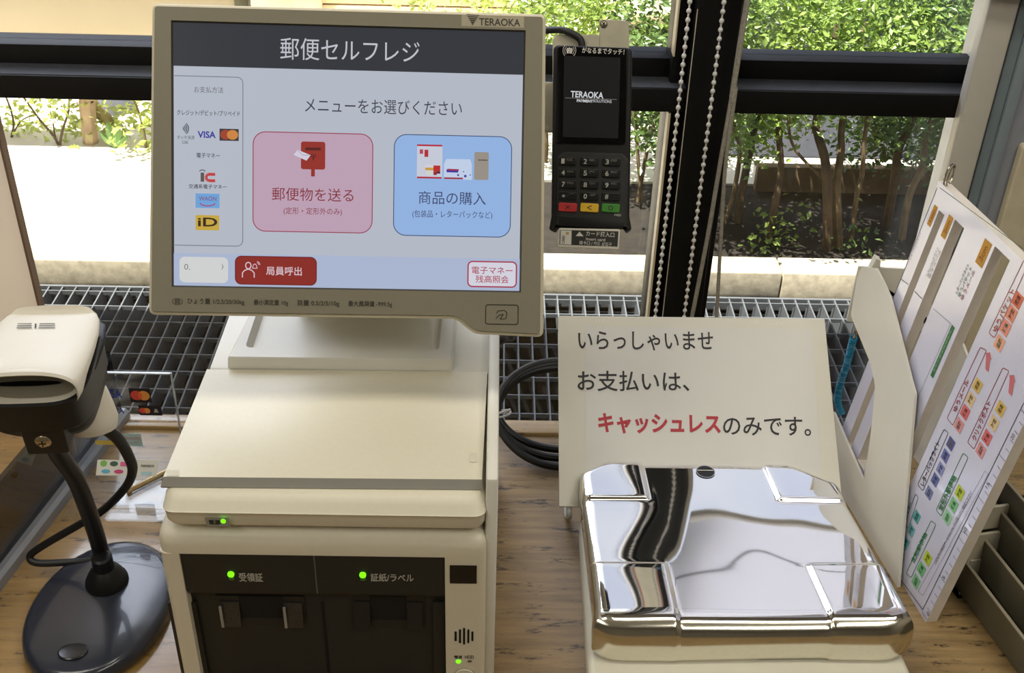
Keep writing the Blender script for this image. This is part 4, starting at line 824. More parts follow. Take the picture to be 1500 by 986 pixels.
neck = [nf_.P(0, 0, 0.012)] + [dpt(x, y, d) for x, y, d in ((152, 826, 1.203), (142, 787, 1.165), (128, 745, 1.12), (111, 702, 1.075), (88, 668, 1.03), (72, 640, 0.99))]
m = MB(); m.tube(smooth_path(neck, 7), 0.0082, rub, 12); m.build('gooseneck', scn)
# cradle
HF = Fr(hd, (0.996, 0.085, 0.0), (-0.085, 0.98, 0.12))         # x right, y away, z up
def hp(px, py, yoff):                                            # pixel -> head frame at a given distance along y
    d = ray(px, py); o = HF.P(0, yoff, 0); p = EYE + d * (((o - EYE) @ HF.y) / (d @ HF.y)); q = p - HF.o; return float(q @ HF.x), float(q @ HF.z)
m = MB(); xr2 = hp(146, 600, -0.02)[0]; zt2 = hp(70, 585, -0.045)[1]; zb2 = hp(70, 622, -0.045)[1]; zb3 = hp(70, 662, -0.045)[1]
W_ = xr2
def band(z, sx, sy, y0=-0.045): return [HF.P(W_ * sx * math.cos(t), 0.01 + (y0 - 0.01) * sy * math.sin(t) if True else 0, z) for t in np.linspace(0, math.pi, 25)]
def band2(z, sx, sy): return [HF.P(W_ * sx * math.copysign(abs(math.cos(t)) ** 0.5, math.cos(t)), 0.012 - 0.065 * sy * max(0.0, math.sin(t)) ** 0.42, z) for t in np.linspace(0.0, math.pi, 25)]
def closed_band(z, sx, sy): return band2(z, sx, sy) + [HF.P(-W_ * sx, 0.03, z), HF.P(W_ * sx, 0.03, z)]
m.loft([closed_band(zb2, 1.0, 1.0), closed_band(zt2, 1.0, 1.0), closed_band(zt2, 0.95, 0.94), closed_band(zb2 + .004, 0.95, 0.94)], rub, False, False)
m.loft([closed_band(zb2, 1.0, 1.0), closed_band(zb2 - 0.002, 0.99, 0.97), closed_band(zb2 - .003, 0.95, 0.86), closed_band((zb2 + zb3) / 2, 0.93, 0.80), closed_band(zb3 + .004, 0.82, 0.66), closed_band(zb3, 0.62, 0.5)], rub, False, True)
cr_ = m.build('cradle', scn)
a = hp(43, 660, -0.045); b = hp(90, 612, -0.045); m = MB(); m.box(HF, a[0], b[0], a[1], b[1], -0.0, -0.001, rub) if False else None
kf2 = Fr(HF.P(0, -0.050, 0), HF.x, HF.z); m.prism(kf2, round_poly([(a[0], a[1]), (b[0], a[1]), (b[0] + .001, b[1]), ((a[0] + b[0]) / 2 + .006, b[1] + .006), ((a[0] + b[0]) / 2 - .006, b[1] + .006), (a[0], b[1])], 0.003, 3), -0.03, 0.0, rub, 0.001); m.build('clamp', scn)
sc_ = hp(65, 641, -0.046); sf2 = kf2.shift(sc_[0], sc_[1], 0.0); m = MB(); m.lathe(sf2, [(0.0066, 0), (0.0066, 0.001), (0.0052, 0.0026), (0.002, 0.0034), (0.0003, 0.0035)], mat('screw_bright', (196, 178, 148), 0.25, metal=0.9), 18)
m.line(sf2, (-.003, 0), (.003, 0), .0011, .0037, blackp).line(sf2, (0, -.003), (0, .003), .0011, .0037, blackp); m.build('screw', scn, label='shiny cross head screw')
# scanner itself
sg = thing('barcode_scanner', 'white and black handheld barcode scanner resting in the gooseneck stand', 'barcode scanner', tuple(HF.P(0, 0, zt2)))
cx0 = hp(62, 560, -0.045)[0]
def sec(y, hw, zlo, zhi, e=2.6, cx=0.0, n=36):
    out = []
    for t in np.linspace(0, 2 * math.pi, n, endpoint=False):
        c_, s_ = math.cos(t), math.sin(t); x = cx + hw * math.copysign(abs(c_) ** (2 / e), c_); z = (zlo + zhi) / 2 + (zhi - zlo) / 2 * math.copysign(abs(s_) ** (2 / e), s_); out.append(HF.P(x, y, z))
    return out
zl = zt2 - 0.004; hwm = W_ * 0.97
zf_ = hp(62, 549, -0.045)[1]                      # front lip height
zbk = hp(60, 457, 0.055)[1]
zt_ = lambda y: float(np.interp(y, [-.048, -.03, 0.0, 0.03, 0.05, 0.06], [zf_, zf_ + (zbk - zf_) * .35, zf_ + (zbk - zf_) * .72, zbk * 1.0 + .001, zbk, zbk - .004]))
rings = [sec(-0.032, hwm * .80, zl - .006, zf_ - .006, cx=0), sec(-0.032, hwm * .82, zl - .007, zf_ - .005), sec(-0.042, hwm * .90, zl - .008, zf_ - .0035), sec(-0.044, hwm * .93, zl - .010, zf_ - .001), sec(-0.042, hwm * .95, zl - .010, zf_ + .001), sec(-0.036, hwm * .97, zl - .010, zt_(-.036)), sec(-0.02, hwm * 1.0, zl, zt_(-.02)), sec(0.01, hwm * 1.0, zl, zt_(.01), 2.8), sec(0.032, hwm * .985, zl, zt_(.032), 2.6), sec(0.048, hwm * .93, zl + .002, zt_(.048), 2.5), sec(0.057, hwm * .84, zl + .006, zt_(.057) - .001, 2.4), sec(0.062, hwm * .70, zl + .014, zbk - .008, 2.4)]
m = MB(); m.loft(rings, scw, cap0=False, cap1=True); m.build('shell', sg)
m = MB(); m.add(sec(-0.0322, hwm * .82, zl - .006, zf_ - .005), [list(range(36))], mat('window_recess', (150, 144, 128), 0.5)); 
m.loft([[HF.P(x, -0.0328 - 0.0006, zl + .40 * (zf_ - zl) - .001 + dz * math.sqrt(max(0, 1 - ((x) / (hwm * .62)) ** 2))) for x in np.linspace(-hwm * .62, hwm * .62, 20)] for dz in (-.0028, .0028)], mat('scan_glass', (22, 20, 18), 0.15), False, False, False, False); m.build('scan_window', sg)
# dark lower body seen at the right flank
rings = [sec(-0.013, hwm * 1.0, zl - .006, zt_(-.013) - .018), sec(-0.005, hwm * 1.04, zl - .006, zt_(-.005) - .015), sec(0.015, hwm * 1.06, zl - .006, zt_(.015) - .013), sec(0.035, hwm * 1.06, zl - .006, zt_(.035) - .012), sec(0.055, hwm * .97, zl - .006, zt_(.055) - .012), sec(0.066, hwm * .75, zl - .002, zbk - .022)]
m = MB(); m.loft(rings, rub); m.build('lower_body', sg)
# vents and thumb pad on the top
m = MB(); dkv = mat('vent_grey', (120, 116, 104), 0.6)
def top(px, py): 
    d = ray(px, py); o = HF.P(0, 0, zt_(.03) + .0006); p = EYE + d * (((o - EYE) @ HF.z) / (d @ HF.z)); return p
for x0, x1 in ((25, 46.5), (57, 80.5)):
    for y in (474.2, 477.2, 480.2): 
        s0, s1 = (y - 477) * 0.25, 0
        m.add([top(x0 - s0, y + .7), top(x1, y - .2 + .7), top(x1, y - .9), top(x0 - s0, y - .7)], [(0, 1, 2, 3)], dkv)
m.add([top(50.5, 481), top(53, 481), top(53.5, 474), top(51, 474)], [(0, 1, 2, 3)], mat('vent_dark', (70, 66, 58), 0.6)); m.build('vent', sg)
# handle behind
m = MB(); hpts = [dpt(112, 555, 1.0), dpt(124, 585, 1.01), dpt(134, 612, 1.02), dpt(138, 632, 1.025)]
S_ = smooth_path(hpts, 6); rs_ = list(np.interp(np.linspace(0, 1, len(S_)), [0, .3, .7, .9, 1], [.016, .021, .0225, .020, .012])); m.tube(S_, rs_, scw, 18); m.build('handle', sg)
m = MB(); cab = [dpt(150, 625, 1.03), dpt(172, 642, 1.045), dpt(188, 668, 1.065), dpt(194, 690, 1.09), dpt(183, 715, 1.12), dpt(150, 748, 1.165), dpt(110, 772, 1.19), dpt(62, 800, 1.205), dpt(44, 815, 1.21), dpt(56, 825, 1.21), dpt(110, 823, 1.215), dpt(165, 819, 1.225), dpt(225, 815, 1.232), dpt(262, 812, 1.235)]
S_ = smooth_path(cab, 7); m.tube(S_, list(np.interp(np.linspace(0, 1, len(S_)), [0, .15, .3, 1], [.0058, .0052, .0042, .0036])), mat('cable_black', (20, 20, 20), 0.5), 10); m.build('cord', sg)

# acrylic card sign
glassc = glass_mat('acrylic', (0.97, 0.985, 0.99), 0.045); edgem = mat('acrylic_edge', (176, 184, 186), 0.12, spec=0.8, var=0.2, scale=60)
YA = 1.041
AF = upright(YA)
acr = thing('acrylic_sign_holder', 'clear acrylic stand with card brand stickers between scanner and kiosk', 'sign holder', (float(gp(200, 697, ZC)[0]), YA, ZC))
a, b = AF.uv(120, 700), AF.uv(250, 549); z1 = b[1]
m = MB(); m.box(AF, a[0], b[0], ZC + 0.003, z1, -0.003, 0.0, glassc); m.build('back_sheet', acr)
m = MB(); m.box(AF, a[0], b[0], z1 - .0004, z1 + .0012, -0.003, 0.0, edgem).box(AF, b[0] - .0008, b[0] + .0008, ZC + .003, z1 + .0012, -0.003, 0.0, edgem); m.build('polished_edge', acr)
m = MB(); m.box(WFR, a[0], b[0], YA - 0.075, YA + 0.003, ZC + 0.0005, ZC + 0.0035, glassc); m.build('foot', acr)
def sticker(x0, y0, x1, y1, col, w=0.0006, fr=AF, name='sticker', mm=None):
    c, w_, h_ = fr.box(x0, y0, x1, y1); q = mm or MB(); q.flat(fr, rr(*c, w_, h_, .0004), w, ink('st_%02x%02x%02x' % col, col)); return q, c
def brand(x0, y0, x1, y1, rx, off=0.0):
    q, c = sticker(x0, y0, x1, y1, (34, 28, 32)); w_ = AF.box(x0, y0, x1, y1)[1] / (x1 - x0)
    cx_ = c[0] + off; q.flat(AF, ell(cx_ - rx * .62 * w_, c[1], rx * w_, rx * w_), .0009, ink('mc_red', (214, 74, 58))); q.flat(AF, ell(cx_ + rx * .62 * w_, c[1], rx * w_, rx * w_), .0011, ink('mc_orange', (226, 150, 72))); q.flat(AF, ell(cx_, c[1], rx * .36 * w_, rx * .74 * w_), .0013, ink('mc_mid', (226, 104, 56))); return q
brand(190, 568.5, 221, 589, 8.6).build('sticker', acr, label='dark card sticker with two overlapping circles')
q = brand(204, 594, 237, 608, 5, -0.0062); c = AF.uv(229, 601.5); q.flat(AF, [(c[0] - .0026, c[1] - .002), (c[0] + .0026, c[1] - .002), (c[0] + .001, c[1] + .003), (c[0] - .001, c[1] + .003)], .001, ink('st_grey', (170, 168, 170))); q.build('sticker', acr, label='small dark contactless sticker')
q = MB(); q.ptext(AF, 'VISA', 150, 570, 178, 583, .0006, ink('visa_print', (44, 66, 150)), 0.02); q.build('sticker', acr, label='blue lettered sticker')
q = MB(); q.ptext(AF, 'VISA', 158, 597, 182, 605, .0006, ink('visa_dim', (52, 62, 110)), 0.02); q.build('sticker', acr, label='small blue lettered sticker')
q, c = sticker(178, 635, 208, 653, (176, 208, 212)); q.ptext(AF, 'WAON', 182.5, 639, 205, 644, .0008, ink('waon_print', (206, 120, 120)), 0.0); q.poly(AF, ell(c[0], c[1] - .001, .0075, .003, 8, 190, 350), .0006, .0008, ink('waon_print', (206, 120, 120))); q.build('sticker', acr, label='pale blue sticker')
q, c = sticker(140, 645, 169, 651, (214, 184, 84)); q.build('sticker', acr, label='yellow sticker')
A2 = Fr((0, YA - 0.050, ZC + .012), (1, 0, 0), (0, 0.75, 0.66)); 
q = MB(); x0, x1 = A2.uv(141, 690)[0], A2.uv(230, 690)[0]; z0_ = A2.uv(185, 697)[1]; z1_ = A2.uv(185, 674)[1]
q.box(A2, x0, x1, z0_, z1_, -0.001, 0.0, mat('strip_white', (216, 214, 204), 0.5)); st = q.build('brand_strip', acr, label='white strip printed with two rows of payment marks')
q = MB()
for x, y, w_, h_, col in ((152, 679, 10, 9, (120, 180, 80)), (167, 679.5, 12, 7.5, (60, 90, 70)), (183, 680, 13, 6.5, (222, 90, 150)), (155, 690.5, 13, 6, (90, 170, 200)), (174, 691, 14, 6, (200, 60, 120)), (214.5, 693.5, 16, 4.5, (170, 210, 222))):
    c = A2.uv(x, y); k2 = A2.box(x - 5, y - 5, x + 5, y + 5); q.flat(A2, ell(*c, w_ / 2 * k2[1] / 10, h_ / 2 * k2[2] / 10, 20) if col[1] > 55 and w_ < 14.5 and col != (222, 90, 150) else rr(*c, w_ * k2[1] / 10, h_ * k2[2] / 10, .0004), .0004, ink('pay_%02x%02x%02x' % col, col))
q.ptext(A2, 'nanaco', 207, 681, 226, 684.5, .0004, inkd, 0.01); q.build('print', st)
# pen lying behind
m = MB(); a, b = gp(186, 720, ZC + .005), gp(224, 701, ZC + .005); m.tube([a, a + (b - a) * .12, a + (b - a) * .13, b + (b - a) * .8], [.0042, .0042, .0034, .0034], mat('pen_metal', (196, 172, 130), 0.3, metal=0.6), 12)
m.build('pen', label='thin metallic rod lying on the counter below the acrylic sign', cat='pen')

# left glass partition on an aluminium rail
alu = mat('aluminium_rail', (150, 152, 158), 0.4, metal=0.35, var=0.04)
f1, f2 = gp(0, 868, ZC), gp(104, 730, ZC); g1, g2 = gp(0, 793, ZC), gp(78, 700, ZC)
dv = nrm(f2 - f1); f3 = f1 + dv * 0.30; f0 = f1 - dv * 0.2; sd = np.array((-dv[1], dv[0], 0)); wr = 0.024
gpn = thing('glass_partition', 'dark glass side partition standing in an aluminium rail behind the scanner stand', 'partition', tuple((f1 + f2) / 2))
m = MB(); m.loft([[p, p + [0, 0, .012], p + sd * .004 + [0, 0, .016], p + sd * wr + [0, 0, .016], p + sd * wr] for p in (f0, f3)], alu, smooth=False); m.build('rail', gpn)
dg = glass_mat('smoky_glass', (0.34, 0.34, 0.35), 0.07); m = MB()
m.loft([[p + sd * .010 + [0, 0, .016], p + sd * .016 + [0, 0, .016], p + sd * .016 + [0, 0, .10], p + sd * .010 + [0, 0, .10]] for p in (f0, f3)], dg, smooth=False); m.build('glass_pane', gpn)
m = MB(); cpos = f1 - dv * 0.0 + sd * 0.12; m.box(WFR, cpos[0] - .05, cpos[0] + .04, cpos[1] - .03, cpos[1] + .06, ZC, ZC + .07, mat('block_white', (200, 190, 176), 0.7), .001); bx_ = m.build('carton', label='blurred white carton with a red band behind the smoky glass', cat='carton', base=(cpos[0], cpos[1], ZC))  # block added to give the reddish blur in the dark glass
m = MB(); m.box(WFR, cpos[0] - .0505, cpos[0] + .0405, cpos[1] - .0305, cpos[1] + .0605, ZC + .02, ZC + .05, mat('block_red', (176, 70, 50), 0.7)); m.build('red_band', bx_)
# beige partition panel
frost = bpy.data.materials.new('frosted_beige'); frost.use_nodes = True
_n, _l = frost.node_tree.nodes, frost.node_tree.links; _n.remove(_n['Principled BSDF'])
_d = _n.new('ShaderNodeBsdfDiffuse'); _q = _n.new('ShaderNodeBsdfTranslucent'); _x = _n.new('ShaderNodeMixShader'); _x.inputs['Fac'].default_value = 0.5
for _s in (_d, _q): _s.inputs['Color'].default_value = (0.76, 0.64, 0.49, 1)
_l.new(_d.outputs['BSDF'], _x.inputs[1]); _l.new(_q.outputs['BSDF'], _x.inputs[2]); _l.new(_x.outputs['Shader'], _n['Material Output'].inputs['Surface'])
YP = 1.115; e0 = float(yp(60, 455, YP)[0]); m = MB(); m.add([(-0.95, YP + .006, ZC), (e0 - .0025, YP + .006, ZC), (e0 - .0025, YP + .006, 1.30), (-0.95, YP + .006, 1.30)], [(0, 1, 2, 3)], frost)
pp = m.build('partition_panel', label='tall beige translucent partition panel standing behind the scanner', cat='partition'); m = MB(); m.box(WFR, e0 - .0025, e0, YP - .0005, YP + .0125, ZC, 1.30, mat('edge_brown', (120, 92, 72), 0.6)); m.build('edge_strip', pp)
# ================================================================== RIGHT SIDE: sign, postal scale, size gauge, holder, rack
# tilted payment notice on a small stand
sf0 = Fr(EYE + (np.array((0.221, 0.990, 0.901)) - EYE) * 1.0588, (1.0, 0.022, -0.012), (-0.010, 0.788, 0.615))
sq = [sf0.uv(*p) for p in ((817.8, 462.4), (1208, 467), (1235, 747), (819, 742))]
sgn = thing('payment_notice', 'white board with a Japanese welcome notice leaning behind the postal scale', 'notice', tuple(sf0.P(0, -0.11, 0)))
m = MB(); m.prism(sf0, round_poly(sq, 0.001, 2), -0.003, 0.0, mat('notice_board', (214, 210, 196), 0.5, var=0.01), 0.0005); m.build('board', sgn)
m = MB(); q = [sf0.uv(*p) for p in ((857, 478), (1190, 482), (1205, 735), (858, 730))]; m.flat(sf0, q, 0.0003, mat('notice_sheet', (212, 210, 204), 0.5, var=0.01)); m.build('sheet', sgn)
tk = ink('notice_black', (34, 32, 32)); tr_ = ink('notice_crimson', (176, 44, 56)); m = MB()
m.text3(sf0, 'いらっしゃいませ', (847, 513), (1045, 514), (847, 485), .0006, tk, .009); m.text3(sf0, 'お支払いは、', (846, 573), (1010, 574), (846, 543), .0006, tk, .009)
m.text3(sf0, 'のみです。', (1059, 638), (1188, 639), (1059, 610), .0006, tk, .009); m.text3(sf0, 'キャッシュレス', (876, 635), (1056, 637), (876, 605), .0006, tr_, 0.034); m.build('lettering', sgn)
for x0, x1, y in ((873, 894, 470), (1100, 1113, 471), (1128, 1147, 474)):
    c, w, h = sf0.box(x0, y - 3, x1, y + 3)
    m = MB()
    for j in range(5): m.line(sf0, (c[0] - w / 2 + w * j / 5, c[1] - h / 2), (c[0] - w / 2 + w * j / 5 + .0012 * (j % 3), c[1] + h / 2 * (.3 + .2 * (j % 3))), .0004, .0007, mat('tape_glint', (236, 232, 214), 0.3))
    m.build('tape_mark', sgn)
# easel feet under the board
a = sf0.uv(830, 742); fm = mat('easel_grey', (176, 176, 170), 0.4)
for u in (a[0] + .003, a[0] + .30 - .03):
    lo_ = sf0.P(u, a[1], -0.003)
    MB().tube(smooth_path([sf0.P(u, a[1] + .13, -0.0065), sf0.P(u, a[1] + .01, -0.0065), lo_ + [0, -.006, -.004], lo_ + [0, -.002, -.012], np.array((lo_[0], lo_[1] + .03, ZC + .004)), np.array((lo_[0], lo_[1] + .10, ZC + .004)), sf0.P(u, 0.04, -0.0065)], 6), .0032, fm, 8).build('easel_leg', sgn, label='grey wire easel leg')

# postal scale
ps = thing('postal_scale', 'white postal scale with a mirror polished stainless pan in front of the notice', 'scale', (0.26, 0.86, ZC))
ZP = 0.822
sw = mat('scale_white', (220, 216, 200), 0.42, var=0.015)
m = MB(); ol = [gp(x, y, ZC + .03)[:2] for x, y in ((849, 752), (862, 990), (1336, 985), (1228, 745))]
ol = [tuple(p) for p in ol]; ol[1] = (ol[1][0], 0.715); ol[2] = (ol[2][0] + .004, 0.715); ol[3] = (ol[3][0] , ol[0][1])
oo = round_poly(ccw(ol), 0.012, 5); WZ = Fr((0, 0, ZC), (1, 0, 0), (0, 1, 0)); m.prism(WZ, oo, 0.004, 0.026, sw, 0.006); bd = m.build('body', ps)
for x, y in ((0.13, 0.75), (0.38, 0.75), (0.13, 0.96), (0.36, 0.96)): MB().lathe(Fr((x, y, ZC), (1, 0, 0), (0, 1, 0)), [(0.010, 0.0), (0.011, 0.002), (0.011, 0.006)], blackp, 16).build('foot', ps)
# pan: pressed sheet
chrome = bpy.data.materials.new('polished_stainless'); chrome.use_nodes = True; MATS['polished_stainless'] = chrome
b_ = chrome.node_tree.nodes['Principled BSDF']; b_.inputs['Metallic'].default_value = 1.0; b_.inputs['Roughness'].default_value = 0.035; b_.inputs['Base Color'].default_value = (0.90, 0.89, 0.88, 1)
nn, ll = chrome.node_tree.nodes, chrome.node_tree.links
t_ = nn.new('ShaderNodeTexCoord'); z_ = nn.new('ShaderNodeTexNoise'); z_.inputs['Scale'].default_value = 9; z_.inputs['Detail'].default_value = 1
bp_ = nn.new('ShaderNodeBump'); bp_.inputs['Strength'].default_value = 0.35; bp_.inputs['Distance'].default_value = 0.002; ll.new(t_.outputs['Object'], z_.inputs['Vector']); ll.new(z_.outputs['Fac'], bp_.inputs['Height']); ll.new(bp_.outputs['Normal'], b_.inputs['Normal'])
BLp, BRp, FRp, FLp = (gp(x, y, ZP) for x, y in ((857, 676), (1206, 683), (1322, 898), (884, 899)))
def pan_xy(s, t): return (BLp * (1 - s) + BRp * s) * t + (FLp * (1 - s) + FRp * s) * (1 - t)
def inv(px, py, z=ZP):
    p = gp(px, py, z)[:2]; s, t = .5, .5
    for _ in range(30):
        q = pan_xy(s, t)[:2]; dsv = (pan_xy(s + 1e-4, t)[:2] - q) / 1e-4; dtv = (pan_xy(s, t + 1e-4)[:2] - q) / 1e-4
        d = np.linalg.solve(np.stack([dsv, dtv], 1), p - q); s += d[0]; t += d[1]
    return s, t
NS, NT = 120, 100
s1 = inv(944, 700)[0]; s2 = inv(1128, 700)[0]; tb_ = inv(950, 728)[1]; s3 = inv(985, 870)[0]; s4 = inv(1203, 870)[0]; tf_ = inv(960, 826)[1]
sm = lambda x: 1 / (1 + np.exp(-np.clip(x, -40, 40)))
def hgt(s, t):
    k = 260.0; h = 0.0
    h += sm((s1 - s) * k) * sm((t - tb_) * k); h += sm((s - s2) * k) * sm((t - tb_) * k)
    h += sm((s3 - s) * k) * sm((tf_ - t) * k); h += sm((s - s4) * k) * sm((tf_ - t) * k)
    wav = 0.0006 * math.sin(5.1 * s + 2.0 * t + .6) * math.sin(3.7 * t + 1.1) + 0.0004 * math.sin(9 * s - 4 * t) - 0.0011 * max(0, .28 - s) / .28 * math.cos(9 * t)
    return 0.0034 * h + wav - 0.004 * t + 0.0007 * math.exp(-((s - .62) / .13) ** 2 - ((t - .5) / .2) ** 2)
ymx = lambda s: 1.0 - 0.09 * max(0.0, (0.10 - s) / 0.10) - 0.13 * max(0.0, (s - 0.86) / 0.14)
def spread(n, marks):
    base = list(np.linspace(0, 1, n)); 
    for q in marks: base += [q + d for d in (-.016, -.011, -.007, -.004, -.0015, .0015, .004, .007, .011, .016)]
    base = sorted(set(round(float(np.clip(x, 0, 1)), 5) for x in base)); return base
Sg = spread(46, (s1, s2, s3, s4)); Tg = spread(40, (tb_, tf_)); V = []; Fc = []
ns, nt = len(Sg), len(Tg)
def edge_drop(i, j, k, K, out, drop):   # skirt rings
    pass
for t in Tg:
    for s in Sg:
        tm_ = tb_ + .03; tt = t if t < tm_ else tm_ + (t - tm_) * (ymx(s) - tm_) / (1 - tm_)
        p = pan_xy(s, tt); V.append(np.array((p[0], p[1], ZP + hgt(s, tt))))
V = np.array(V)
Fc = [(j * ns + i, j * ns + i + 1, (j + 1) * ns + i + 1, (j + 1) * ns + i) for j in range(nt - 1) for i in range(ns - 1)]
bidx = [i for i in range(ns)] + [j * ns + ns - 1 for j in range(1, nt)] + [(nt - 1) * ns + i for i in range(ns - 2, -1, -1)] + [j * ns for j in range(nt - 2, 0, -1)]
cen = V.mean(0); Nb = len(bidx); P0 = V[bidx]
out = np.zeros((Nb, 2))
for q in range(Nb):
    d = P0[(q + 3) % Nb][:2] - P0[q - 3][:2]; nq = np.array((d[1], -d[0])); out[q] = nq / max(1e-9, np.hypot(*nq))
frontness = np.array([max(0.0, -o[1]) ** 2 for o in out])
VV = list(V); prev = bidx; Sk = []
for a_, (oo_, dd_) in enumerate(((.0018, .0003), (.0036, .0011), (.0054, .0026), (.0068, .0050), (.0077, .0085), (.0081, .0130), (.0082, .0180), (.0080, .0225), (.0070, .0262), (.0040, .0285))):
    cur = []
    for q in range(Nb):
        fo = oo_ * (1 + 1.6 * frontness[q]); fd = dd_ * (1.15 + 0.62 * frontness[q])
        if frontness[q] > .5: fo += 0.0012 * math.sin(8.0 * q / Nb * math.pi) * (dd_ / .02)
        cur.append(len(VV)); p = P0[q]; hb = p[2]
        VV.append(np.array((p[0] + out[q][0] * fo, p[1] + out[q][1] * fo, hb * max(0, 1 - dd_ / .02) + (ZP) * min(1, dd_ / .02) - fd)))
    Sk += [(prev[q], cur[q], cur[(q + 1) % Nb], prev[(q + 1) % Nb]) for q in range(Nb)]; prev = cur
m = MB(); m.add(VV, Fc + Sk[:Nb * 2], chrome, True); m.add(VV, Sk[Nb * 2:], mat('brushed_stainless', (222, 218, 204), 0.16, metal=1.0, var=0.03, scale=200), True); pan = m.build('weighing_pan', ps, label='mirror polished stainless steel pan')
_s, _t = inv(1033.5, 691.5); hc = gp(1033.5, 691.5, ZP + hgt(_s, _t) + .0003); hf = Fr(hc, (1, 0, 0), (0, 1, 0)); m = MB(); m.flat(hf, ell(0, 0, .0098, .0098, 32), 0.0006, mat('hole_dark', (18, 18, 16), 0.7)); m.ring(hf, ell(0, 0, .0105, .0105, 32), .0009, 0.0008, mat('hole_rim', (190, 190, 190), 0.2, metal=0.9)); m.line(hf, (-.0088, .0018), (.0088, .0018), .0014, .001, mat('hole_bar', (190, 186, 170), 0.5)); m.build('drain_hole', pan)

# size gauge board
Bf, Bn = gp(1214, 677, ZC), gp(1356, 912, ZC); e_ = nrm(Bn - Bf); d_ = ray(1375, 265); t_ = ((Bf - EYE) @ e_) / (d_ @ e_); TT = EYE + d_ * t_; u_ = nrm(TT - Bf)
GF = Fr(Bf, u_, -e_)                       # x along the text (upwards), y towards the far edge, z faces the room
if GF.z[0] > 0: GF = Fr(Bf, u_, e_)
LB = float(np.linalg.norm(TT - Bf)); WB = float(np.linalg.norm(Bn - Bf)); g = GF.uv
gw = mat('gauge_white', (212, 212, 232), 0.22, var=0.01, coat=0.6); ge = mat('gauge_edge', (226, 218, 208), 0.5); TH = 0.012
ga = thing('mail_size_gauge', 'white mail thickness gauge board with three slots and a ruler edge', 'size gauge', tuple(Bf))
sgn_y = -1.0
s_edges = [(g(1375, 309), g(1384, 314), 'a'), (g(1398, 324), g(1413.5, 332), 'b'), (g(1456, 364), g(1481, 378), 'c')]
ys = sorted([0.0, -WB] + [p[1] for e in s_edges for p in e[:2]], reverse=True)
tops = [float(np.mean([e[0][0], e[1][0]])) for e in s_edges]
bot = 0.045
xs = sorted([0.0, LB, bot] + tops); xs = [x for i, x in enumerate(xs) if i == 0 or x - xs[i - 1] > 1e-5]
def hole(xm_, ym_): return any(min(e[0][1], e[1][1]) < ym_ < max(e[0][1], e[1][1]) and bot < xm_ < tp for e, tp in zip(s_edges, tops))
m = MB(); nx, ny = len(xs), len(ys); fl = [[not hole((xs[i] + xs[i + 1]) / 2, (ys[j] + ys[j + 1]) / 2) for j in range(ny - 1)] for i in range(nx - 1)]
for i in range(nx - 1):
    for j in range(ny - 1):
        if not fl[i][j]: continue
        c4 = [(xs[i], ys[j]), (xs[i + 1], ys[j]), (xs[i + 1], ys[j + 1]), (xs[i], ys[j + 1])]
        m.add([GF.P(*p, 0) for p in c4], [(3, 2, 1, 0)], gw); m.add([GF.P(*p, -TH) for p in c4], [(0, 1, 2, 3)], gw)
        for (di, dj, pa, pb) in ((-1, 0, 0, 3), (1, 0, 1, 2), (0, -1, 0, 1), (0, 1, 3, 2)):
            a, b = i + di, j + dj
            if not (0 <= a < nx - 1 and 0 <= b < ny - 1) or not fl[a][b]: m.add([GF.P(*c4[pa], 0), GF.P(*c4[pb], 0), GF.P(*c4[pb], -TH), GF.P(*c4[pa], -TH)], [(0, 1, 2, 3)], ge)
bo = m.build('board', ga)
# printing
gi = ink('gauge_ink', (48, 46, 52)); gr = ink('gauge_red', (150, 44, 60)); gg = ink('gauge_green', (30, 120, 60)); gb = ink('gauge_black', (40, 40, 60)); Z1 = .0003; Z2 = .0005
m = MB(); L_ = lambda p, q, d=.0008, c=gi: m.line(GF, g(*p), g(*q), d, Z1, c)
L_((1377, 275), (1500, 365), .0006, ink('gauge_line_green', (70, 110, 60))); L_((1373, 275), (1300, 458)); L_((1242, 600), (1300, 458), .0004)
L_((1320, 409), (1331, 417)); L_((1340, 427), (1351, 438)); L_((1367, 452), (1393, 474), .0004); L_((1393, 474), (1337, 600), .0004)
L_((1500, 590), (1352, 893)); L_((1310, 836), (1352, 893)); L_((1313, 834), (1244, 720), .0004)
m.build('printed_lines', bo)
m = MB()
for i, (p, q) in enumerate((((1360, 330), (1372, 302)), ((1380, 347), (1395, 318)), ((1432, 387), (1450, 355)))):
    a = np.array(g(*p)); b = np.array(g(*q)); wd = (.0075, .0095, .0135)[i] ; mid = (a + b) / 2
    m.flat(GF, rr(mid[0], mid[1], abs(b[0] - a[0]), wd, .0003), Z1, ink('gauge_amber', (206, 150, 50))); m.text(GF, '%dcm' % (i + 1), mid, abs(b[0] - a[0]) * .6, wd * .5, Z2, ink('gauge_amber_dark', (150, 90, 30)), .02)
a = g(1365, 552); b = g(1397, 478); m.flat(GF, rr((a[0] + b[0]) / 2, (a[1] + b[1]) / 2, abs(b[0] - a[0]), .006, 0), Z1, ink('gauge_green_bar', (44, 112, 62)))
m.text(GF, '定形外郵便物規格内', ((a[0] + b[0]) / 2, (a[1] + b[1]) / 2), abs(b[0] - a[0]) * .8, .003, Z2, ink('gauge_green_pale', (150, 190, 150)))
for x, y, wd in ((1343, 362, .007), (1368, 385, .009), (1414, 413, .018)):
    c = g(x, y)
    for k_, (tx, cc_) in enumerate((('レターパックライト', gb), ('ゆうパケット', gg), ('ゆうメール', gr))[:(1 if wd < .008 else 3)] ): m.text(GF, tx, (c[0], c[1] + (1 - k_) * wd * .33), .034, wd * .28, Z2, cc_, .012)
m.build('printed_lettering', bo)
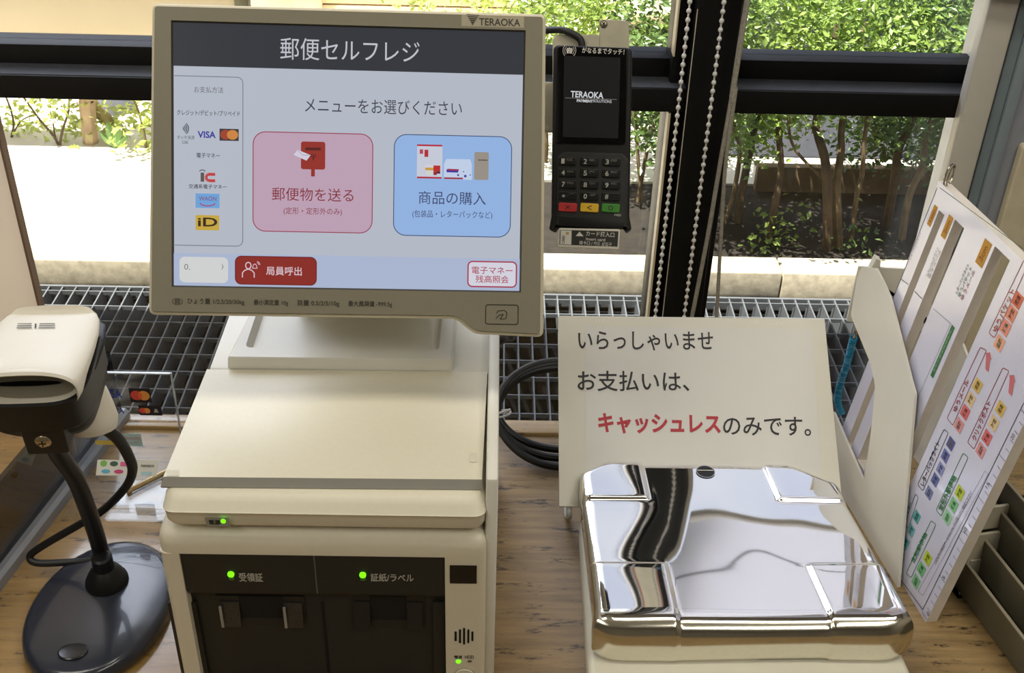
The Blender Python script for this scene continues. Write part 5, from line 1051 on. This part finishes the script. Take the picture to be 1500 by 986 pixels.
def label_box(name, corners, text, tb3, col, icons, iconcols, isz=.0128):
    m = MB(); q = [g(*p) for p in corners]; m.ring(GF, round_poly(q, .0025, 3), .0008, Z1, col); m.text3(GF, text, *tb3, Z2, col, .026)
    for i, (x, y) in enumerate(icons):
        c = g(x, y); m.flat(GF, rr(*c, isz, isz, .0006), Z1, ink('ic_%02x%02x%02x' % iconcols[i], iconcols[i])); m.text(GF, ('追跡', '補償', '対面', '速達')[i % 4], c, isz * .7, isz * .45, Z2, ink('ic_dark_%02x' % iconcols[i][2], tuple(int(v * .5) for v in iconcols[i])), .02)
    m.build('service_label', bo)
PK = (222, 152, 152); PKY = (226, 198, 150); YL = (220, 184, 96)
label_box('yu', ((1388, 614), (1445, 507), (1447, 517), (1397, 624))[:0] or ((1387, 613), (1436, 508), (1446, 513), (1396, 624)), 'ゆうメール', ((1402, 604), (1421, 558), (1396, 601)), gr, ((1405, 623), (1414, 604), (1422, 585), (1432, 565)), (PK, (220, 110, 110), PKY, YL))
label_box('click', ((1417, 648), (1469, 538), (1479, 543), (1427, 659)), 'クリックポスト', ((1430, 647), (1453, 590), (1423, 643)), gr, ((1437, 660), (1446, 641), (1456, 620), (1466, 599)), (PK, (220, 110, 110), PKY, YL))
label_box('lp', ((1344, 710), (1383, 628), (1390, 634), (1352, 720)), 'レターパックライト', ((1354, 713), (1378, 649), (1348, 709)), gb, ((1361, 722), (1370, 703), (1378, 687), (1385, 668), (1393, 650)), ((122, 130, 176), (104, 114, 172), (140, 148, 200), (108, 116, 178), (84, 92, 150)), .0118)
label_box('tk', ((1371, 747), (1411, 663), (1419, 670), (1379, 757)), '定形外郵便物', ((1381, 750), (1403, 700), (1374, 745)), gg, ((1388, 758), (1397, 740), (1406, 722)), ((150, 210, 160), (130, 200, 140), (190, 210, 60)))
label_box('tk2', ((1327, 840), (1364, 762), (1372, 768), (1335, 847)), '定形郵便物', ((1340, 826), (1360, 783), (1334, 822)), gg, ((1342, 852), (1350, 834), (1359, 818)), ((130, 190, 140), (120, 190, 130), (190, 210, 60)))
label_box('sl', ((1325, 768), (1341, 723), (1346, 728), (1331, 775)), 'スマートレター', ((1322, 775), (1337, 738), (1318, 771)), ink('gauge_teal', (60, 100, 110)), ((1319, 812), (1327, 795), (1335, 777), (1343, 757)), ((110, 170, 180), (110, 180, 190), (120, 180, 190), (90, 170, 170)), .0118)
label_box('pk', ((1448, 488), (1500, 380), (1508, 385), (1457, 496)), 'ゆうパケット', ((1461, 487), (1488, 425), (1454, 484)), ink('gauge_orange_ink', (176, 90, 70)), ((1464, 503), (1473, 480), (1482, 460), (1491, 440)), ((240, 170, 140), (238, 150, 130), (236, 150, 120), (230, 120, 90)), .0135)
m = MB()
for (x, y), (x2, y2) in (((1446, 543), (1449, 520)), ((1480, 578), (1484, 553))):
    c = np.array(g(x, y)); d2 = np.array(g(x2, y2)); m.flat(GF, [tuple(c + [0, .003]), tuple(d2 + [-.002, .004]), tuple(d2 + [-.002, .006]), tuple(d2 + [.003, 0]), tuple(d2 + [-.002, -.006]), tuple(d2 + [-.002, -.004]), tuple(c + [0, -.003])], Z1, ink('arrow_pink', (206, 110, 118)))
for i, v in enumerate(range(0, 29)):
    x = LB * 0 + .004 + v * .0105 * 1.0
    if x > .28: break
    m.line(GF, (x, -WB + .0005), (x, -WB + (.011 if v % 5 == 0 else .0065)), .00055, Z1, gi)
for v, (x, y) in ((0, (1360, 899)), (5, (1383, 846)), (10, (1414, 777)), (15, (1447, 711)), (20, (1484, 640))): m.text(GF, str(v), g(x, y), .0035 if v < 10 else .006, .0042, Z2, gi, 0)
m.text3(GF, '上記以外の商品サービスについては窓口でご確認ください', (1371, 828), (1425, 722), (1368, 824), Z2, gi, 0); q = [g(*p) for p in ((1345, 866), (1443, 690), (1448, 694), (1352, 873))]; m.ring(GF, q, .0003, Z1, gi); m.build('ruler_scale', bo)
# split ring at the top corner
rc = GF.P(LB + .010, -0.006, -TH / 2); m = MB(); rf_ = Fr(rc, (0.6, 0.75, 0.0), (0, 0, 1))
m.tube([rf_.P(.0105 * math.cos(t) , .0115 * math.sin(t) , 0.0016 * math.sin(t / 2)) for t in np.linspace(0, 4 * math.pi, 64, endpoint=False)], .0009, mat('ring_steel', (170, 160, 140), 0.25, metal=0.9), 6); m.build('split_ring', ga, label='steel split ring')
# white foam holder
foam = mat('foam_white', (224, 220, 208), 0.55, var=0.012)
ho = thing('gauge_holder', 'white foam board holder with a deep notch standing around the size gauge', 'holder', tuple(gp(1300, 870, ZC)))
p0 = gp(1315, 862, ZC)
HFm = Fr(p0, e_, u_)
if HFm.z[0] > 0: HFm = Fr(p0, -e_, u_)
hh = HFm.uv
pa = [hh(*p) for p in ((1315, 862), (1340, 577), (1334, 556), (1302, 430), (1283, 393), (1258, 390), (1246, 462), (1274, 530), (1282, 564), (1275, 640), (1265, 705), (1222, 606))]
pa = [(u, v) for u, v in pa]; xl_ = pa[-1][0] - .004; pa += [(xl_, pa[-1][1]), (xl_, 0.0)]; pa[0] = (pa[0][0], 0.0)
def tri_prism(m, fr, pts, z0, z1, mt):
    pts = ccw(pts); bm = bmesh.new(); n = len(pts); vs = [bm.verts.new(fr.P(u, v, z1)) for u, v in pts]; f = bm.faces.new(vs); f.normal_update(); bmesh.ops.triangulate(bm, faces=[f]); bm.verts.index_update()
    top_ = [[v.index for v in f.verts] for f in bm.faces]; V1 = [tuple(v.co) for v in bm.verts]; bm.free(); V0 = [fr.P(u, v, z0) for u, v in pts]
    m.add(V1, top_, mt); m.add(V0, [t[::-1] for t in top_], mt); m.add(V0 + V1, [(i, (i + 1) % n, n + (i + 1) % n, n + i) for i in range(n)], mt)
m = MB(); tri_prism(m, HFm, round_poly(pa, [0.002, .003, .01, .02, .002, .002, .004, .006, .006, 0, 0, 0, 0, 0], 4), -0.003, 0.0, foam); m.build('front_panel', ho)
yb_ = float(HFm.P(*HFm.uv(1248, 440))[1]) + .010
bk_ = upright(yb_); q0, q1 = bk_.uv(1257, 389), bk_.uv(1320, 393); xr_b = q0[0] + .125
m = MB(); tri_prism(m, bk_, [(q0[0], q0[1] - .075), (xr_b, q0[1] - .09), (xr_b, q1[1] - .10), (q1[0] + .02, q1[1]), (q0[0], q0[1])], 0.0, 0.003, foam); m.build('rear_panel', ho)
m = MB(); tri_prism(m, HFm, [(xl_, 0.0), (xl_ + .14, 0.0), (xl_ + .14, .10), (xl_ + .05, .17), (xl_, .19)], -.118, -.115, foam); m.build('side_panel', ho)
c = bk_.uv(1281, 389); m = MB(); m.prism(bk_, [(c[0] - .006, c[1] - .004), (c[0] + .006, c[1] - .004), (c[0] + .004, c[1] + .010), (c[0] - .002, c[1] + .013)], -.004, .006, foam, .001); m.build('knob', ho)
# coiled strap
hy = HFm; cs = [(1252, 488), (1247, 508), (1240, 535), (1230, 565), (1227, 588), (1233, 606)]
Pc = smooth_path([HFm.P(*HFm.uv(x, y, -.012 - .006 * i), -.012 - .006 * i) for i, (x, y) in enumerate(cs)], 30)
m = MB(); hel = []
for i in range(len(Pc) * 6):
    t = i / 6; j = min(int(t), len(Pc) - 2); p = Pc[j] * (1 - (t - j)) + Pc[j + 1] * (t - j); tn = nrm(Pc[j + 1] - Pc[j]); s1_ = nrm(np.cross(tn, (0, 1, 0.2))); s2_ = np.cross(tn, s1_); ph = 2 * math.pi * t / 3.4
    if t > 12: hel.append(p + .0034 * (s1_ * math.cos(ph) + s2_ * math.sin(ph)))
m.tube(hel, .00125, mat('strap_teal', (24, 128, 168), 0.3), 5)
stp = m.build('coil_strap', label='teal spiral strap clipped to the white holder', cat='strap')
m = MB(); m.tube(smooth_path([Pc[0] + [0, 0, .004], Pc[6] + [.002, 0, 0], Pc[14], Pc[20]], 5), .0013, mat('clip_brass', (170, 150, 112), 0.3, metal=0.8), 6); m.build('clip', stp)

# dark leaflet rack right of the gauge
rk = thing('leaflet_rack', 'dark brown leaflet rack with slanted plates beside the gauge board', 'rack', tuple(gp(1470, 860, ZC)))
rkm = mat('rack_brown', (96, 92, 76), 0.3, var=0.06); rkd = mat('rack_divider', (196, 190, 170), 0.4)
e2 = nrm(gp(1500, 866, ZC) - gp(1438, 788, ZC)); sx = np.array((-e2[1], e2[0], 0.0)); sx = sx if sx[0] > 0 else -sx
EDG = mat('rack_edge', (150, 142, 122), 0.35)
st0 = gp(1417, 830, ZC + .05)
for i, (px, py, zt_) in enumerate(((1417, 830, .045), (1438, 788, .075), (1460, 745, .105), (1478, 712, .135))):
    a = gp(px, py, ZC + zt_); a0 = a - e2 * .06; b0 = a + e2 * .28; dn = np.array((0.10 * zt_, 0, -zt_ + .002)); m = MB()
    m.loft([[p, p + dn, p + dn + sx * .003, p + sx * .003] for p in (a0, b0)], rkm, smooth=False); m.loft([[p + [0, 0, .0012], p - [0, 0, .0002], p - [0, 0, .0002] + sx * .0032, p + sx * .0032 + [0, 0, .0012]] for p in (a0, b0)], EDG, smooth=False); m.build('plate', rk)
for i, (px, py, hgt_, zz_) in enumerate(((1440, 848, .05, 0), (1447, 812, .05, .035), (1468, 752, .03, .085))):
    a = gp(px, py, ZC + zz_ + .02); m = MB(); m.prism(Fr(a + [0, 0, -.02], sx, (0, 0, 1)), [(-.022, 0), (.012, 0), (.012, hgt_ * .8), (.006, hgt_), (-.022, hgt_)], -.003, 0.0, rkd, .0005); m.build('divider', rk)
a = gp(1410, 866, ZC); m = MB(); m.box(Fr(a, sx, e2), -.012, .012, -.01, .01, 0.0, .022, mat('clip_green', (96, 160, 70), 0.4), .001); m.build('green_clip', rk, label='green plastic clip')
m = MB(); m.box(Fr(gp(1470, 850, ZC), sx, e2), .03, .13, -.12, .3, 0.0, .004, rkm); m.build('rack_base', rk)

# coil of black cable and its tie
cc_ = gp(812, 612, ZC + .03); kb = mat('cable_black', (20, 20, 20), 0.5); cl = thing('cable_coil', 'coiled black cable bound with a grey tie between kiosk and notice', 'cable', (cc_[0], cc_[1], ZC))
m = MB(); N_ = 150; pth = []
cfz = [gp(818, 545, ZC + .075), gp(733, 606, ZC + .03), gp(820, 672, ZC + .006)]
for i in range(N_):
    t = i / N_ * 3 * 2 * math.pi; lp = t / (2 * math.pi); sc2 = 1.0 - .09 * math.sin(lp * 2.1 + .5)
    ox = (.084 - .006 * lp) * sc2; oy = (.072 - .011 * lp) * sc2; cs_t = math.cos(t); y = cs_t * (.056 - .004 * lp if cs_t > 0 else .024 + .013 * lp); x = math.sin(t) * -ox
    pth.append(np.array((cc_[0] + .006 + x, cc_[1] - .010 + y, ZC + .006 + .034 * (1 + cs_t) + .004 * (2.2 - lp * .7))))
m.tube(smooth_path(pth, 2), .0048, kb, 9); m.tube(smooth_path([pth[0], pth[0] + [0.03, 0.01, .0], pth[0] + [.08, .03, -.01]], 5), .0048, kb, 9); m.build('loops', cl)
a = gp(735, 605, ZC + .045); m = MB(); m.tube(smooth_path([gp(722, 608, ZC + .05), gp(735, 604, ZC + .058), gp(748, 600, ZC + .062)], 4), .0018, mat('tie_grey', (170, 168, 166), 0.4), 6); tf2 = Fr(gp(736, 606, ZC + .042), (.9, .1, .2), (0, .3, 1)); m.tube([tf2.P(.010 * math.cos(t), .0, .010 * math.sin(t)) for t in np.linspace(0, 2 * math.pi, 24, endpoint=False)], .0015, mat('tie_grey', (170, 168, 166), 0.4), 6, closed=True); m.build('tie', cl, label='grey cable tie')
m = MB(); m.tube(smooth_path([gp(700, 520, 0.93), gp(724, 503, 0.95), gp(742, 494, 0.97), gp(748, 480, 1.0), np.array((-0.01, 1.03, 1.08))], 6), .0045, kb, 8); m.build('cable', label='black cable looping from behind the kiosk up to the monitor', cat='cable')
